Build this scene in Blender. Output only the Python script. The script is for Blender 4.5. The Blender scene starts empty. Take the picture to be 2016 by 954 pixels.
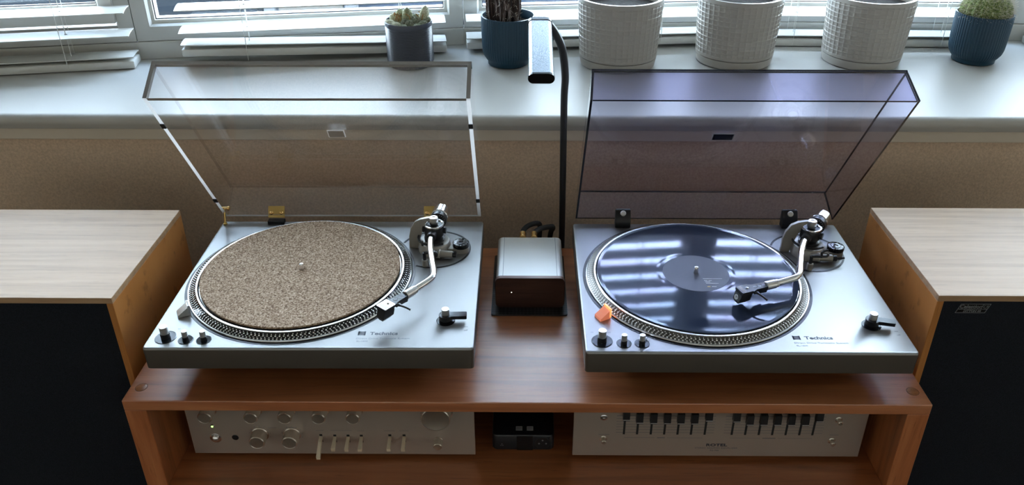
import bpy, bmesh, math, random
from mathutils import Vector, Matrix
random.seed(7)
C = bpy.context.scene.collection
sc = bpy.context.scene
PI = math.pi

# ------------------------------------------------------------------ camera
F, PX, PY, W, H = 1605.22, 1025.99, 417.44, 2016, 954
cam = bpy.data.cameras.new('camera'); co = bpy.data.objects.new('camera', cam); C.objects.link(co)
cam.sensor_fit = 'HORIZONTAL'; cam.sensor_width = 36; cam.lens = F / W * 36
cam.shift_x = (W / 2 - PX) / W; cam.shift_y = (PY - H / 2) / W
cam.clip_start = 0.02
pitch, yaw, roll = 0.5021, 0.0054, 0.0016
fwd = Vector((-math.sin(yaw) * math.cos(pitch), math.cos(yaw) * math.cos(pitch), -math.sin(pitch)))
rt = Vector((math.cos(yaw), math.sin(yaw), 0)); up = rt.cross(fwd)
r2 = math.cos(roll) * rt + math.sin(roll) * up; u2 = -math.sin(roll) * rt + math.cos(roll) * up
m = Matrix((r2, u2, -fwd)).transposed().to_4x4(); m.translation = (-0.0027, -0.8644, 0.7763)
co.matrix_world = m
sc.camera = co

# ------------------------------------------------------------------ world (pale, partly overcast sky)
wd = bpy.data.worlds.new('sky'); sc.world = wd; wd.use_nodes = True
nt = wd.node_tree; nt.nodes.clear()
wo = nt.nodes.new('ShaderNodeOutputWorld'); bg = nt.nodes.new('ShaderNodeBackground')
tc = nt.nodes.new('ShaderNodeTexCoord'); sx = nt.nodes.new('ShaderNodeSeparateXYZ'); cr = nt.nodes.new('ShaderNodeValToRGB')
nt.links.new(tc.outputs['Generated'], sx.inputs[0]); nt.links.new(sx.outputs['Z'], cr.inputs[0])
nt.links.new(cr.outputs[0], bg.inputs[0]); nt.links.new(bg.outputs[0], wo.inputs[0])
cr.color_ramp.elements[0].position = 0.0; cr.color_ramp.elements[0].color = (.69, .835, 1.0, 1)
cr.color_ramp.elements[1].position = 1.0; cr.color_ramp.elements[1].color = (.42, .64, 1.0, 1)
e = cr.color_ramp.elements.new(.25); e.color = (.73, .865, 1.0, 1)
bg.inputs['Strength'].default_value = 9.0

# low warm sun is behind haze: the window side is open shade, no direct sun lamp is needed
vs = sc.view_settings
sc.display_settings.display_device = 'sRGB'
vs.view_transform = 'Standard'; vs.look = 'None'; vs.gamma = 1; vs.use_curve_mapping = False
vs.exposure = 1.82
cy = sc.cycles
cy.use_denoising = True
cy.max_bounces = 14; cy.diffuse_bounces = 6; cy.glossy_bounces = 6; cy.transparent_max_bounces = 40; cy.transmission_bounces = 8
cy.caustics_reflective = False; cy.caustics_refractive = False
cy.sample_clamp_indirect = 6

# bay window plan: node points of the frames' inner face, sill height
ZS = 0.2206
VW = [(-1.5257, 0.689), (-0.8266, 0.8188), (-0.1412, 0.9329), (0.4658, 0.9904), (1.099, 0.9789), (1.8001, 0.9088)]
ZTOP = 1.42
WALLY = .5164
KB = 1.0465       # size factor of the bay's joinery (unit lengths below are in 0.956 m)
for i in range(5):
    a, b = Vector(VW[i]), Vector(VW[i + 1]); d = (b - a); L = d.length; d.normalize(); n = Vector((d.y, -d.x))
    ld = bpy.data.lights.new('window_portal', 'AREA'); ld.shape = 'RECTANGLE'; ld.size = L; ld.size_y = ZTOP - ZS - .05
    ld.cycles.is_portal = True
    lo = bpy.data.objects.new('window_portal', ld); C.objects.link(lo)
    mid = (a + b) / 2 - n * .09
    X = Vector((d.x, d.y, 0)); Z = Vector((-n.x, -n.y, 0)); Y = Z.cross(X)
    mm = Matrix((X, Y, Z)).transposed().to_4x4(); mm.translation = (mid.x, mid.y, (ZS + ZTOP) / 2 + .02)
    lo.matrix_world = mm

# ------------------------------------------------------------------ materials
def mat(name, col, rough=.5, metal=0, spec=.5, **k):
    mt = bpy.data.materials.new(name); mt.use_nodes = True
    b = mt.node_tree.nodes['Principled BSDF']
    b.inputs['Base Color'].default_value = (*col, 1); b.inputs['Roughness'].default_value = rough
    b.inputs['Metallic'].default_value = metal; b.inputs['Specular IOR Level'].default_value = spec
    for kk, v in k.items():
        b.inputs[kk].default_value = v
    return mt
def N(mt, t): return mt.node_tree.nodes.new(t)
def LK(mt, a, b): mt.node_tree.links.new(a, b)
def bs(mt): return mt.node_tree.nodes['Principled BSDF']
def mapped(mt, scale, rot=(0, 0, 0)):
    t = N(mt, 'ShaderNodeTexCoord'); mp = N(mt, 'ShaderNodeMapping')
    mp.inputs['Scale'].default_value = scale; mp.inputs['Rotation'].default_value = rot
    LK(mt, t.outputs['Object'], mp.inputs[0]); return mp.outputs[0]
def noise(mt, vec, scale, detail=4, rough=.55, dist=0):
    n = N(mt, 'ShaderNodeTexNoise'); n.inputs['Scale'].default_value = scale; n.inputs['Detail'].default_value = detail
    n.inputs['Roughness'].default_value = rough; n.inputs['Distortion'].default_value = dist
    LK(mt, vec, n.inputs['Vector']); return n.outputs['Fac']
def ramp(mt, fac, stops):
    r = N(mt, 'ShaderNodeValToRGB'); cr = r.color_ramp
    while len(cr.elements) < len(stops): cr.elements.new(.5)
    for e, (p, c) in zip(cr.elements, stops): e.position = p; e.color = (*c, 1)
    LK(mt, fac, r.inputs[0]); return r.outputs[0]
def bump(mt, fac, strength, dist=.001):
    b = N(mt, 'ShaderNodeBump'); b.inputs['Strength'].default_value = strength; b.inputs['Distance'].default_value = dist
    LK(mt, fac, b.inputs['Height']); LK(mt, b.outputs[0], bs(mt).inputs['Normal'])
def mixc(mt, a, b, fac, mode='MULTIPLY'):
    x = N(mt, 'ShaderNodeMix'); x.data_type = 'RGBA'; x.blend_type = mode
    for s, v in ((0, fac), (6, a), (7, b)):
        if hasattr(v, 'is_linked') or hasattr(v, 'links'): LK(mt, v, x.inputs[s])
        else: x.inputs[s].default_value = v
    return x.outputs[2]
def wood(name, lo, mid, hi, rough=.36, grain=(1.2, 22, 22), pores=True, knots=False, spec=.5, blur=.5):
    mt = mat(name, mid, rough, spec=spec)
    v = mapped(mt, grain)
    f = noise(mt, v, 3.0, 6, .6, .6)
    c = ramp(mt, f, [(.28, lo), (.5, mid), (.72, hi)])
    if pores:
        v2 = mapped(mt, (grain[0] * 12, grain[1] * 14, grain[2] * 14))
        f2 = noise(mt, v2, 1.6, 3, .6)
        c = mixc(mt, c, ramp(mt, f2, [(.30, (.55, .5, .46)), (.40, (1, 1, 1))]), .75)
    if knots:
        vo = N(mt, 'ShaderNodeTexVoronoi'); vo.inputs['Scale'].default_value = 1.0
        LK(mt, mapped(mt, (2.1, 4.4, 4.4)), vo.inputs['Vector'])
        c = mixc(mt, c, ramp(mt, vo.outputs['Distance'], [(.035, (.22, .14, .1)), (.085, (1, 1, 1))]), 1.0)
    LK(mt, c, bs(mt).inputs['Base Color'])
    bump(mt, f, .12, .0006)
    return mt
def glassy(name, tint, edge=False, rough=.01, ior=1.49):
    mt = bpy.data.materials.new(name); mt.use_nodes = True; n = mt.node_tree; n.nodes.clear()
    o = n.nodes.new('ShaderNodeOutputMaterial'); mx = n.nodes.new('ShaderNodeMixShader'); tr = n.nodes.new('ShaderNodeBsdfTransparent')
    gl = n.nodes.new('ShaderNodeBsdfGlossy'); fr = n.nodes.new('ShaderNodeFresnel'); geo = n.nodes.new('ShaderNodeNewGeometry')
    fr.inputs['IOR'].default_value = ior
    # front faces only reflect at the air side: keep the same IOR on the back face
    inv = n.nodes.new('ShaderNodeMath'); inv.operation = 'MULTIPLY_ADD'; inv.inputs[1].default_value = (1 / ior - ior); inv.inputs[2].default_value = ior
    n.links.new(geo.outputs['Backfacing'], inv.inputs[0])
    n.links.new(inv.outputs[0], fr.inputs['IOR'])
    tr.inputs[0].default_value = (*tint, 1); gl.inputs['Roughness'].default_value = rough; gl.inputs[0].default_value = (1, 1, 1, 1)
    n.links.new(fr.outputs[0], mx.inputs[0]); n.links.new(tr.outputs[0], mx.inputs[1]); n.links.new(gl.outputs[0], mx.inputs[2])
    n.links.new(mx.outputs[0], o.inputs[0]); return mt
M = {}
M['white_paint'] = mat('white_paint', (.58, .56, .51), .38)
M['sill_paint'] = mat('sill_paint', (.46, .45, .425), .45, spec=.28)
f_ = noise(M['sill_paint'], mapped(M['sill_paint'], (1, 1, 1)), 60, 3); bump(M['sill_paint'], f_, .05, .0008)
M['upvc'] = mat('upvc', (.55, .54, .51), .35)
M['blind'] = mat('blind_white', (.66, .65, .61), .35)
M['cord'] = mat('cord', (.75, .74, .70), .7)
w = M['wallpaper'] = mat('wallpaper', (.40, .305, .215), .75, spec=.3)
v_ = mapped(w, (1, 1, 1)); f_ = noise(w, v_, 230, 4, .7)
LK(w, ramp(w, f_, [(.3, (.62, .455, .325)), (.7, (.84, .645, .475))]), bs(w).inputs['Base Color']); bump(w, f_, .5, .002)
M['room_wall'] = mat('room_wall', (.82, .73, .61), .8)
M['ceiling'] = mat('ceiling_paint', (.74, .70, .64), .8)
M['floor'] = wood('floor_boards', (.05, .028, .016), (.09, .05, .028), (.13, .075, .04))
M['cab'] = wood('pine_stain', (.28, .086, .030), (.47, .158, .058), (.58, .230, .095), .30, (1.0, 16, 16), True, True)
M['cab_side'] = wood('pine_stain_upright', (.28, .086, .030), (.47, .158, .058), (.58, .230, .095), .32, (16, 16, 1.0), True, True)
for k_ in ('cab',): bs(M[k_]).inputs['Coat Weight'].default_value = 1.0; bs(M[k_]).inputs['Coat Roughness'].default_value = .32; bs(M[k_]).inputs['Coat IOR'].default_value = 1.7
M['plug'] = wood('pine_plug', (.26, .09, .03), (.36, .14, .05), (.45, .19, .07), .33, (9, 30, 9))
M['teak_top'] = wood('teak_veneer_top', (.32, .19, .10), (.43, .27, .15), (.50, .32, .185), .45, (1.0, 30, 30), spec=.32)
M['teak_side'] = wood('teak_veneer_side', (.36, .137, .035), (.50, .203, .055), (.58, .262, .08), .3, (20, 1.6, 1.2))
M['grille'] = mat('grille_cloth', (.006, .008, .012), .9, spec=.25)
g = M['grille']; f_ = noise(g, mapped(g, (1, 1, 1)), 900, 2, .6)
LK(g, ramp(g, f_, [(.3, (.004, .005, .008)), (.75, (.016, .020, .030))]), bs(g).inputs['Base Color']); bump(g, f_, .6, .001)
M['badge_line'] = mat('badge_silver', (.30, .31, .33), .4, .6)
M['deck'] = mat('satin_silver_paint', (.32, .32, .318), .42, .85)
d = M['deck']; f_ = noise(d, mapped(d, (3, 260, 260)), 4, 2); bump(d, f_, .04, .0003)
M['deck_side_shaded'] = mat('satin_silver_shaded', (.165, .148, .128), .42, .85)  # deck's silver paint again, shade on front and sides put into the colour
M['black'] = mat('black_plastic', (.012, .012, .014), .35)
M['black_gloss'] = mat('black_gloss', (.010, .011, .014), .12)
M['black_matte'] = mat('black_rubber', (.012, .012, .013), .7)
M['chrome'] = mat('chrome', (.80, .80, .80), .12, 1)
M['satin'] = mat('satin_aluminium', (.72, .71, .69), .28, 1)
M['platter'] = mat('platter_aluminium', (.62, .61, .58), .24, 1)
M['dot'] = mat('strobe_dot_metal', (.85, .83, .78), .25, .6)
M['armgrey'] = mat('warm_grey_die_cast', (.40, .375, .335), .38, .35)
M['brass'] = mat('brass', (.72, .52, .20), .25, 1)
M['gold'] = mat('gold_plate', (.85, .55, .22), .22, 1)
c_ = M['cork'] = mat('cork', (.34, .26, .18), .85, spec=.2)
vo = noise(c_, mapped(c_, (1, 1, 1)), 420, 3, .75)
LK(c_, ramp(c_, vo, [(.35, (.085, .045, .026)), (.46, (.32, .205, .13)), (.55, (.50, .36, .25)), (.68, (.80, .65, .50))]), bs(c_).inputs['Base Color']); bump(c_, vo, .7, .0012)
vin = M['vinyl'] = mat('vinyl', (.022, .030, .050), .05, spec=.45)
tcn = N(vin, 'ShaderNodeTexCoord'); wv = N(vin, 'ShaderNodeTexWave'); wv.wave_type = 'RINGS'; wv.rings_direction = 'Z'
wv.inputs['Scale'].default_value = 260; wv.inputs['Distortion'].default_value = 0
LK(vin, tcn.outputs['Object'], wv.inputs['Vector'])
nf = noise(vin, mapped(vin, (6, 14, 1)), 1.2, 2)
LK(vin, ramp(vin, nf, [(.36, (.68, .92, 1.0)), (.5, (.80, .86, 1.0)), (.62, (.86, .78, 1.0))]), bs(vin).inputs['Specular Tint'])  # cyan and lilac cast of light through the lid, put into specular tint
M['label'] = mat('record_label', (.055, .062, .085), .42)
M['print'] = mat('white_print', (.75, .75, .75), .6)
M['print_yellow'] = mat('yellow_print', (.7, .5, .2), .6)
M['ink'] = mat('dark_ink', (.035, .045, .07), .5)
M['ink_soft'] = mat('grey_ink', (.16, .18, .21), .5)
M['panel'] = mat('champagne_faceplate', (.50, .43, .375), .36, .5)
q = M['panel']; f_ = noise(q, mapped(q, (2, 300, 300)), 5, 2); bump(q, f_, .06, .0003)
M['lever'] = mat('cream_lever', (.85, .72, .54), .35, .2)
M['knob'] = mat('spun_knob', (.66, .60, .53), .25, .9)
M['clear'] = glassy('clear_acrylic', (.985, .982, .985))
ce = M['clear_edge'] = bpy.data.materials.new('clear_acrylic_edge'); ce.use_nodes = True; ce.node_tree.nodes.clear()
_o, _m, _t, _d = (N(ce, k) for k in ('ShaderNodeOutputMaterial', 'ShaderNodeMixShader', 'ShaderNodeBsdfTranslucent', 'ShaderNodeBsdfDiffuse'))
_t.inputs[0].default_value = (.85, .82, .80, 1); _d.inputs[0].default_value = (.75, .72, .70, 1); _m.inputs[0].default_value = .30
LK(ce, _d.outputs[0], _m.inputs[1]); LK(ce, _t.outputs[0], _m.inputs[2]); LK(ce, _m.outputs[0], _o.inputs[0])
M['clear_edge_dark'] = mat('clear_acrylic_edge_dark', (.26, .245, .235), .15)
M['clear_joint'] = glassy('clear_acrylic_joint', (.94, .93, .93))
M['smoke'] = glassy('smoked_acrylic', (.86, .85, .945))
M['smoke_edge'] = mat('smoked_acrylic_edge', (.012, .013, .028), .12)
M['glass'] = glassy('window_glass', (.96, .975, .97), rough=.0, ior=1.45)
M['phono_white'] = mat('phono_white_aluminium', (.80, .80, .79), .42, .55)
M['walnut'] = wood('dark_walnut', (.030, .012, .009), (.052, .022, .017), (.075, .034, .026), .3, (2, 30, 30))
M['walnut_edge'] = wood('walnut_edge', (.20, .11, .09), (.30, .18, .15), (.36, .22, .18), .3, (2, 30, 30))
cb = M['carbon'] = mat('carbon_weave', (.02, .02, .022), .35)
ck = N(cb, 'ShaderNodeTexChecker'); ck.inputs['Scale'].default_value = 240; ck.inputs['Color1'].default_value = (.008, .008, .01, 1); ck.inputs['Color2'].default_value = (.035, .035, .04, 1)
LK(cb, mapped(cb, (1, 1, 1), (0, 0, .785)), ck.inputs['Vector']); LK(cb, ck.outputs[0], bs(cb).inputs['Base Color'])
M['ceramic'] = mat('white_ceramic', (.42, .395, .36), .34)
M['blue_pot'] = mat('petrol_blue_pot', (.006, .040, .072), .45)
M['grey_pot'] = mat('slate_glazed_pot', (.055, .060, .080), .25)
M['soil'] = mat('soil', (.03, .022, .018), .9)
f_ = noise(M['soil'], mapped(M['soil'], (1, 1, 1)), 150, 4); bump(M['soil'], f_, 1, .004)
def cactus_mat(name, a, b, s=350):
    x = mat(name, a, .8, spec=.2); f = noise(x, mapped(x, (1, 1, 1)), s, 3, .7)
    LK(x, ramp(x, f, [(.38, a), (.66, b)]), bs(x).inputs['Base Color']); bump(x, f, .8, .002); return x
M['cactus'] = cactus_mat('cactus_green', (.20, .23, .11), (.55, .55, .40))
M['cactus_dark'] = cactus_mat('cactus_grey_green', (.12, .14, .09), (.36, .37, .28))
M['cactus_pale'] = cactus_mat('cactus_woolly', (.38, .40, .24), (.80, .78, .64))
M['dry'] = mat('dry_flower', (.34, .20, .07), .8)
M['dead'] = mat('dark_dried_cactus', (.03, .02, .015), .7)
_f = noise(M['dead'], mapped(M['dead'], (1, 1, .16)), 190, 4, .65); LK(M['dead'], ramp(M['dead'], _f, [(.40, (.022, .013, .010)), (.56, (.075, .042, .032)), (.66, (.45, .38, .35))]), bs(M['dead']).inputs['Base Color']); bump(M['dead'], _f, .6, .002)
M['spine'] = mat('pale_spines', (.62, .57, .50), .7)
M['leaf'] = mat('leaf_green', (.045, .062, .008), .6, spec=.1)
M['leaf_dark'] = mat('hedge_green', (.006, .012, .004), .8, spec=.05)
M['asphalt'] = mat('driveway', (.01, .012, .014), .9, spec=.05)
f_ = noise(M['asphalt'], mapped(M['asphalt'], (1, 1, 1)), 25, 5)
LK(M['asphalt'], ramp(M['asphalt'], f_, [(.3, (.006, .0075, .009)), (.7, (.013, .015, .018))]), bs(M['asphalt']).inputs['Base Color'])
M['render_grey'] = mat('garden_wall_render', (.010, .0125, .015), .9, spec=.05)
M['car_white'] = mat('car_white', (.060, .052, .042), .6, spec=.1)
M['post_white'] = mat('post_white', (.07, .07, .07), .6, spec=.1)
M['car_glass'] = mat('car_glass', (.06, .09, .14), .08)
M['orange'] = mat('lit_orange_lens', (.85, .22, .09), .2, **{'Emission Color': (1.0, .25, .08, 1), 'Emission Strength': .55})
M['orange_clear'] = mat('orange_lens', (.62, .26, .18), .15, **{'Emission Color': (1.0, .25, .12, 1), 'Emission Strength': .12})
M['led'] = mat('green_led', (.2, .8, .1), .3, **{'Emission Color': (.25, 1, .12, 1), 'Emission Strength': 1.6})
M['led_white'] = mat('white_led', (.9, .8, .7), .3, **{'Emission Color': (1, .85, .7, 1), 'Emission Strength': 1.0})
M['gun'] = mat('lamp_hose', (.014, .015, .018), .32)

# ------------------------------------------------------------------ mesh helpers
def obj(name, bm, mt, parent=None, smooth=None, label=None, kind=None):
    me = bpy.data.meshes.new(name); bm.normal_update(); bm.to_mesh(me); bm.free()
    for x in (mt if isinstance(mt, (list, tuple)) else [mt]): me.materials.append(x)
    if smooth is not None:
        me.polygons.foreach_set('use_smooth', [True] * len(me.polygons)); me.set_sharp_from_angle(angle=math.radians(smooth))
    o = bpy.data.objects.new(name, me); C.objects.link(o)
    if parent: o.parent = parent
    if label: o['label'] = label
    if kind: o['kind'] = kind
    return o
def B(): return bmesh.new()
def box(bm, lo, hi, bev=0, seg=2, mi=0):
    vs_ = [bm.verts.new((x, y, z)) for x in (lo[0], hi[0]) for y in (lo[1], hi[1]) for z in (lo[2], hi[2])]
    fs = [bm.faces.new([vs_[i] for i in q]) for q in ((0, 1, 3, 2), (4, 6, 7, 5), (0, 4, 5, 1), (2, 3, 7, 6), (0, 2, 6, 4), (1, 5, 7, 3))]
    for f in fs: f.material_index = mi
    if bev:
        ed = list({e for f in fs for e in f.edges})
        bmesh.ops.bevel(bm, geom=ed, offset=bev, segments=seg, affect='EDGES', profile=.5)
    return vs_
def loft(bm, loops, caps=(True, True), closed=True, mi=0):
    R = [[bm.verts.new(p) for p in l] for l in loops]
    n = len(R[0])
    for a, b in zip(R, R[1:]):
        for i in range(n if closed else n - 1):
            j = (i + 1) % n
            f = bm.faces.new((a[i], a[j], b[j], b[i])); f.material_index = mi
    if caps[0]: f = bm.faces.new(list(reversed(R[0]))); f.material_index = mi
    if caps[1]: f = bm.faces.new(R[-1]); f.material_index = mi
    return R
def ring(r, z, n=32, cx=0, cy=0, fn=None):
    return [(cx + r * math.cos(2 * PI * i / n), cy + r * math.sin(2 * PI * i / n), z) for i in range(n)]
def lathe(bm, prof, n=40, cx=0, cy=0, caps=(True, True), mi=0): return loft(bm, [ring(max(r, 1e-5), z, n, cx, cy) for r, z in prof], caps, mi=mi)
def cyl(bm, r, z0, z1, n=24, cx=0, cy=0, ch=0, mi=0):
    if ch: lathe(bm, [(r - ch, z0), (r, z0 + ch), (r, z1 - ch), (r - ch, z1)], n, cx, cy, mi=mi)
    else: lathe(bm, [(r, z0), (r, z1)], n, cx, cy, mi=mi)
def cylax(bm, p, q, r, n=20, ch=0, r2=None, mi=0):
    p, q = Vector(p), Vector(q); d = q - p; L = d.length; rm = d.to_track_quat('Z', 'Y').to_matrix()
    r2 = r if r2 is None else r2
    prof = [(r - ch, 0), (r, ch), (r2, L - ch), (r2 - ch, L)] if ch else [(r, 0), (r2, L)]
    loft(bm, [[p + rm @ Vector(v) for v in ring(max(a, 1e-5), z, n)] for a, z in prof], mi=mi)
def tube(bm, pts, r, n=10, caps=True, mi=0):
    pts = [Vector(p) for p in pts]; rs = r if isinstance(r, (list, tuple)) else [r] * len(pts)
    loops = []; prev = None
    for i, p in enumerate(pts):
        t = (pts[min(i + 1, len(pts) - 1)] - pts[max(i - 1, 0)]).normalized()
        if prev is None:
            a = Vector((0, 0, 1)) if abs(t.z) < .9 else Vector((1, 0, 0)); u = t.cross(a).normalized()
        else: u = (prev - t * prev.dot(t)).normalized()
        prev = u; v = t.cross(u)
        loops.append([p + (u * math.cos(2 * PI * k / n) + v * math.sin(2 * PI * k / n)) * rs[i] for k in range(n)])
    loft(bm, loops, (caps, caps), mi=mi)
def spline(pts, sub=8):
    P = [Vector(p) for p in pts]; out = []
    for i in range(len(P) - 1):
        a, b, c, d = P[max(i - 1, 0)], P[i], P[i + 1], P[min(i + 2, len(P) - 1)]
        for k in range(sub):
            t = k / sub
            out.append(.5 * ((2 * b) + (c - a) * t + (2 * a - 5 * b + 4 * c - d) * t * t + (3 * b - a - 3 * c + d) * t ** 3))
    out.append(P[-1]); return out
def rrect(x0, x1, y0, y1, r, n=5):
    out = []
    for cx, cy, a in ((x1 - r, y1 - r, 0), (x0 + r, y1 - r, 90), (x0 + r, y0 + r, 180), (x1 - r, y0 + r, 270)):
        for k in range(n + 1):
            t = math.radians(a + 90 * k / n); out.append((cx + r * math.cos(t), cy + r * math.sin(t)))
    return out
def inset_rr(x0, x1, y0, y1, r, i, n=5): return rrect(x0 + i, x1 - i, y0 + i, y1 - i, max(r - i, .0003), n)
def prism(bm, poly, z0, z1, mi=0): loft(bm, [[(x, y, z0) for x, y in poly], [(x, y, z1) for x, y in poly]], mi=mi)
def dome(bm, c, r, n=12, h=None, m_=4, mi=0):
    h = h or r
    lathe_pts = [(r * math.cos(PI / 2 * k / m_), h * math.sin(PI / 2 * k / m_)) for k in range(m_)] + [(r * .02, h)]
    loft(bm, [[(c[0] + x, c[1] + y, c[2] + z) for x, y, z in ring(a, zz, n)] for a, zz in lathe_pts], mi=mi)
def xform(bm, mx): bmesh.ops.transform(bm, matrix=mx, verts=bm.verts)
def textbm(s, size, sx=1.0, ext=.00006, align='LEFT', shear=0, off=0, res=3):
    cu = bpy.data.curves.new('lettering', 'FONT'); cu.body = s; cu.size = size; cu.extrude = ext; cu.align_x = align; cu.shear = shear; cu.offset = off; cu.resolution_u = res
    o = bpy.data.objects.new('lettering', cu); C.objects.link(o)
    dg = bpy.context.evaluated_depsgraph_get(); me = bpy.data.meshes.new_from_object(o.evaluated_get(dg))
    bm = bmesh.new(); bm.from_mesh(me); bpy.data.objects.remove(o); bpy.data.curves.remove(cu); bpy.data.meshes.remove(me)
    xform(bm, Matrix.Diagonal((sx, 1, 1, 1))); return bm
def merge(dst, src, mx=None, mi=None):
    if mx is not None: xform(src, mx)
    if mi is not None:
        for f in src.faces: f.material_index = mi
    me = bpy.data.meshes.new('tmp'); src.to_mesh(me); src.free(); dst.from_mesh(me); bpy.data.meshes.remove(me)
T = Matrix.Translation
def Rz(a): return Matrix.Rotation(a, 4, 'Z')
def Rx(a): return Matrix.Rotation(a, 4, 'X')
def Ry(a): return Matrix.Rotation(a, 4, 'Y')
def tag(o, label, cat, group=None):
    o['label'] = label; o['category'] = cat
    if group: o['group'] = group
    return o
def thing(name, label, cat, loc=(0, 0, 0), rz=0, group=None):
    o = bpy.data.objects.new(name, None); C.objects.link(o); o.location = loc; o.rotation_euler = (0, 0, rz); o.empty_display_size = .05
    return tag(o, label, cat, group)
def struct(name, bm, mt, **k):
    o = obj(name, bm, mt, **k); o['kind'] = 'structure'; return o

# ------------------------------------------------------------------ room shell
FZ = -.6475
bm = B(); box(bm, (-2.3, -3.2, FZ - .05), (2.3, WALLY + .12, FZ)); struct('floor', bm, M['floor'])
bm = B(); box(bm, (-2.4, -3.3, 1.62), (2.4, 1.32, 1.70)); struct('ceiling', bm, M['ceiling'])
bm = B(); box(bm, (-1.70, WALLY, FZ), (1.95, WALLY + .10, ZS - .0496)); struct('wall_front', bm, M['wallpaper'])
bm = B(); box(bm, (-2.4, -3.2, FZ), (-2.3, WALLY + .12, 1.62)); struct('wall_left', bm, M['room_wall'])
bm = B(); box(bm, (2.3, -3.2, FZ), (2.4, WALLY + .12, 1.62)); struct('wall_right', bm, M['room_wall'])
bm = B(); box(bm, (-2.4, -3.3, FZ), (2.4, -3.2, 1.62)); struct('wall_back', bm, M['room_wall'])
# piers on both sides of the bay, and the lintel above the windows
bm = B(); prism(bm, [(-2.3, WALLY), (-1.70, WALLY), VW[0], (VW[0][0], .86), (-2.3, .86)], FZ, 1.62); struct('wall_bay_left', bm, M['room_wall'])
bm = B(); prism(bm, [(2.3, WALLY), (2.3, 1.04), (VW[5][0], 1.04), VW[5], (1.95, WALLY)], FZ, 1.62); struct('wall_bay_right', bm, M['room_wall'])
pl = [(x, y) for x, y in VW]; ol = [(x + (.04 if x > 1.2 else -.04 if x < -1 else 0), y + .14) for x, y in VW]
bm = B(); prism(bm, list(reversed(pl)) + ol, ZTOP, 1.62); struct('wall_lintel', bm, M['white_paint'])
bm = B(); prism(bm, list(reversed(pl)) + ol, FZ - .4, ZS - .03); struct('wall_bay_outer', bm, M['render_grey'])

# window sill with its rounded nosing and the moulding board below
bm = B()
yn = .4992; back = [(x, y + .03) for x, y in VW]
prof = []   # section in y,z along the front nosing, swept straight in x
for k in range(9):
    t = PI / 2 + PI * k / 8 * .5 * 1.15
    prof.append((yn + .0135 + .0135 * math.cos(t), ZS - .0135 + .0135 * math.sin(t)))
prof += [(yn + .004, ZS - .026), (yn + .012, ZS - .0275), (yn + .035, ZS - .0275)]
a = [(-1.70, y, z) for y, z in prof]; b = [(1.95, y, z) for y, z in prof]
loft(bm, [a, b], (False, False), closed=False)
yt = yn + .0135
topf = [bm.verts.new((x, y, ZS)) for x, y in [(-1.70, yt), (1.95, yt)] + list(reversed(back))]
bm.faces.new(topf); bmesh.ops.recalc_face_normals(bm, faces=bm.faces)
botf = [bm.verts.new((x, y, ZS - .0275)) for x, y in [(-1.70, yn + .035), (1.95, yn + .035)] + list(reversed(back))]
bm.faces.new(list(reversed(botf)))
struct('trim_1', bm, M['sill_paint'], smooth=40)
bm = B(); box(bm, (-1.70, WALLY - .008, ZS - .0495), (1.95, WALLY + .01, ZS - .0277), .0015); struct('trim_2', bm, M['white_paint'])
bpy.data.objects['trim_2'].data.materials[0] = mat('moulding_paint', (.66, .58, .48), .45)

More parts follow.
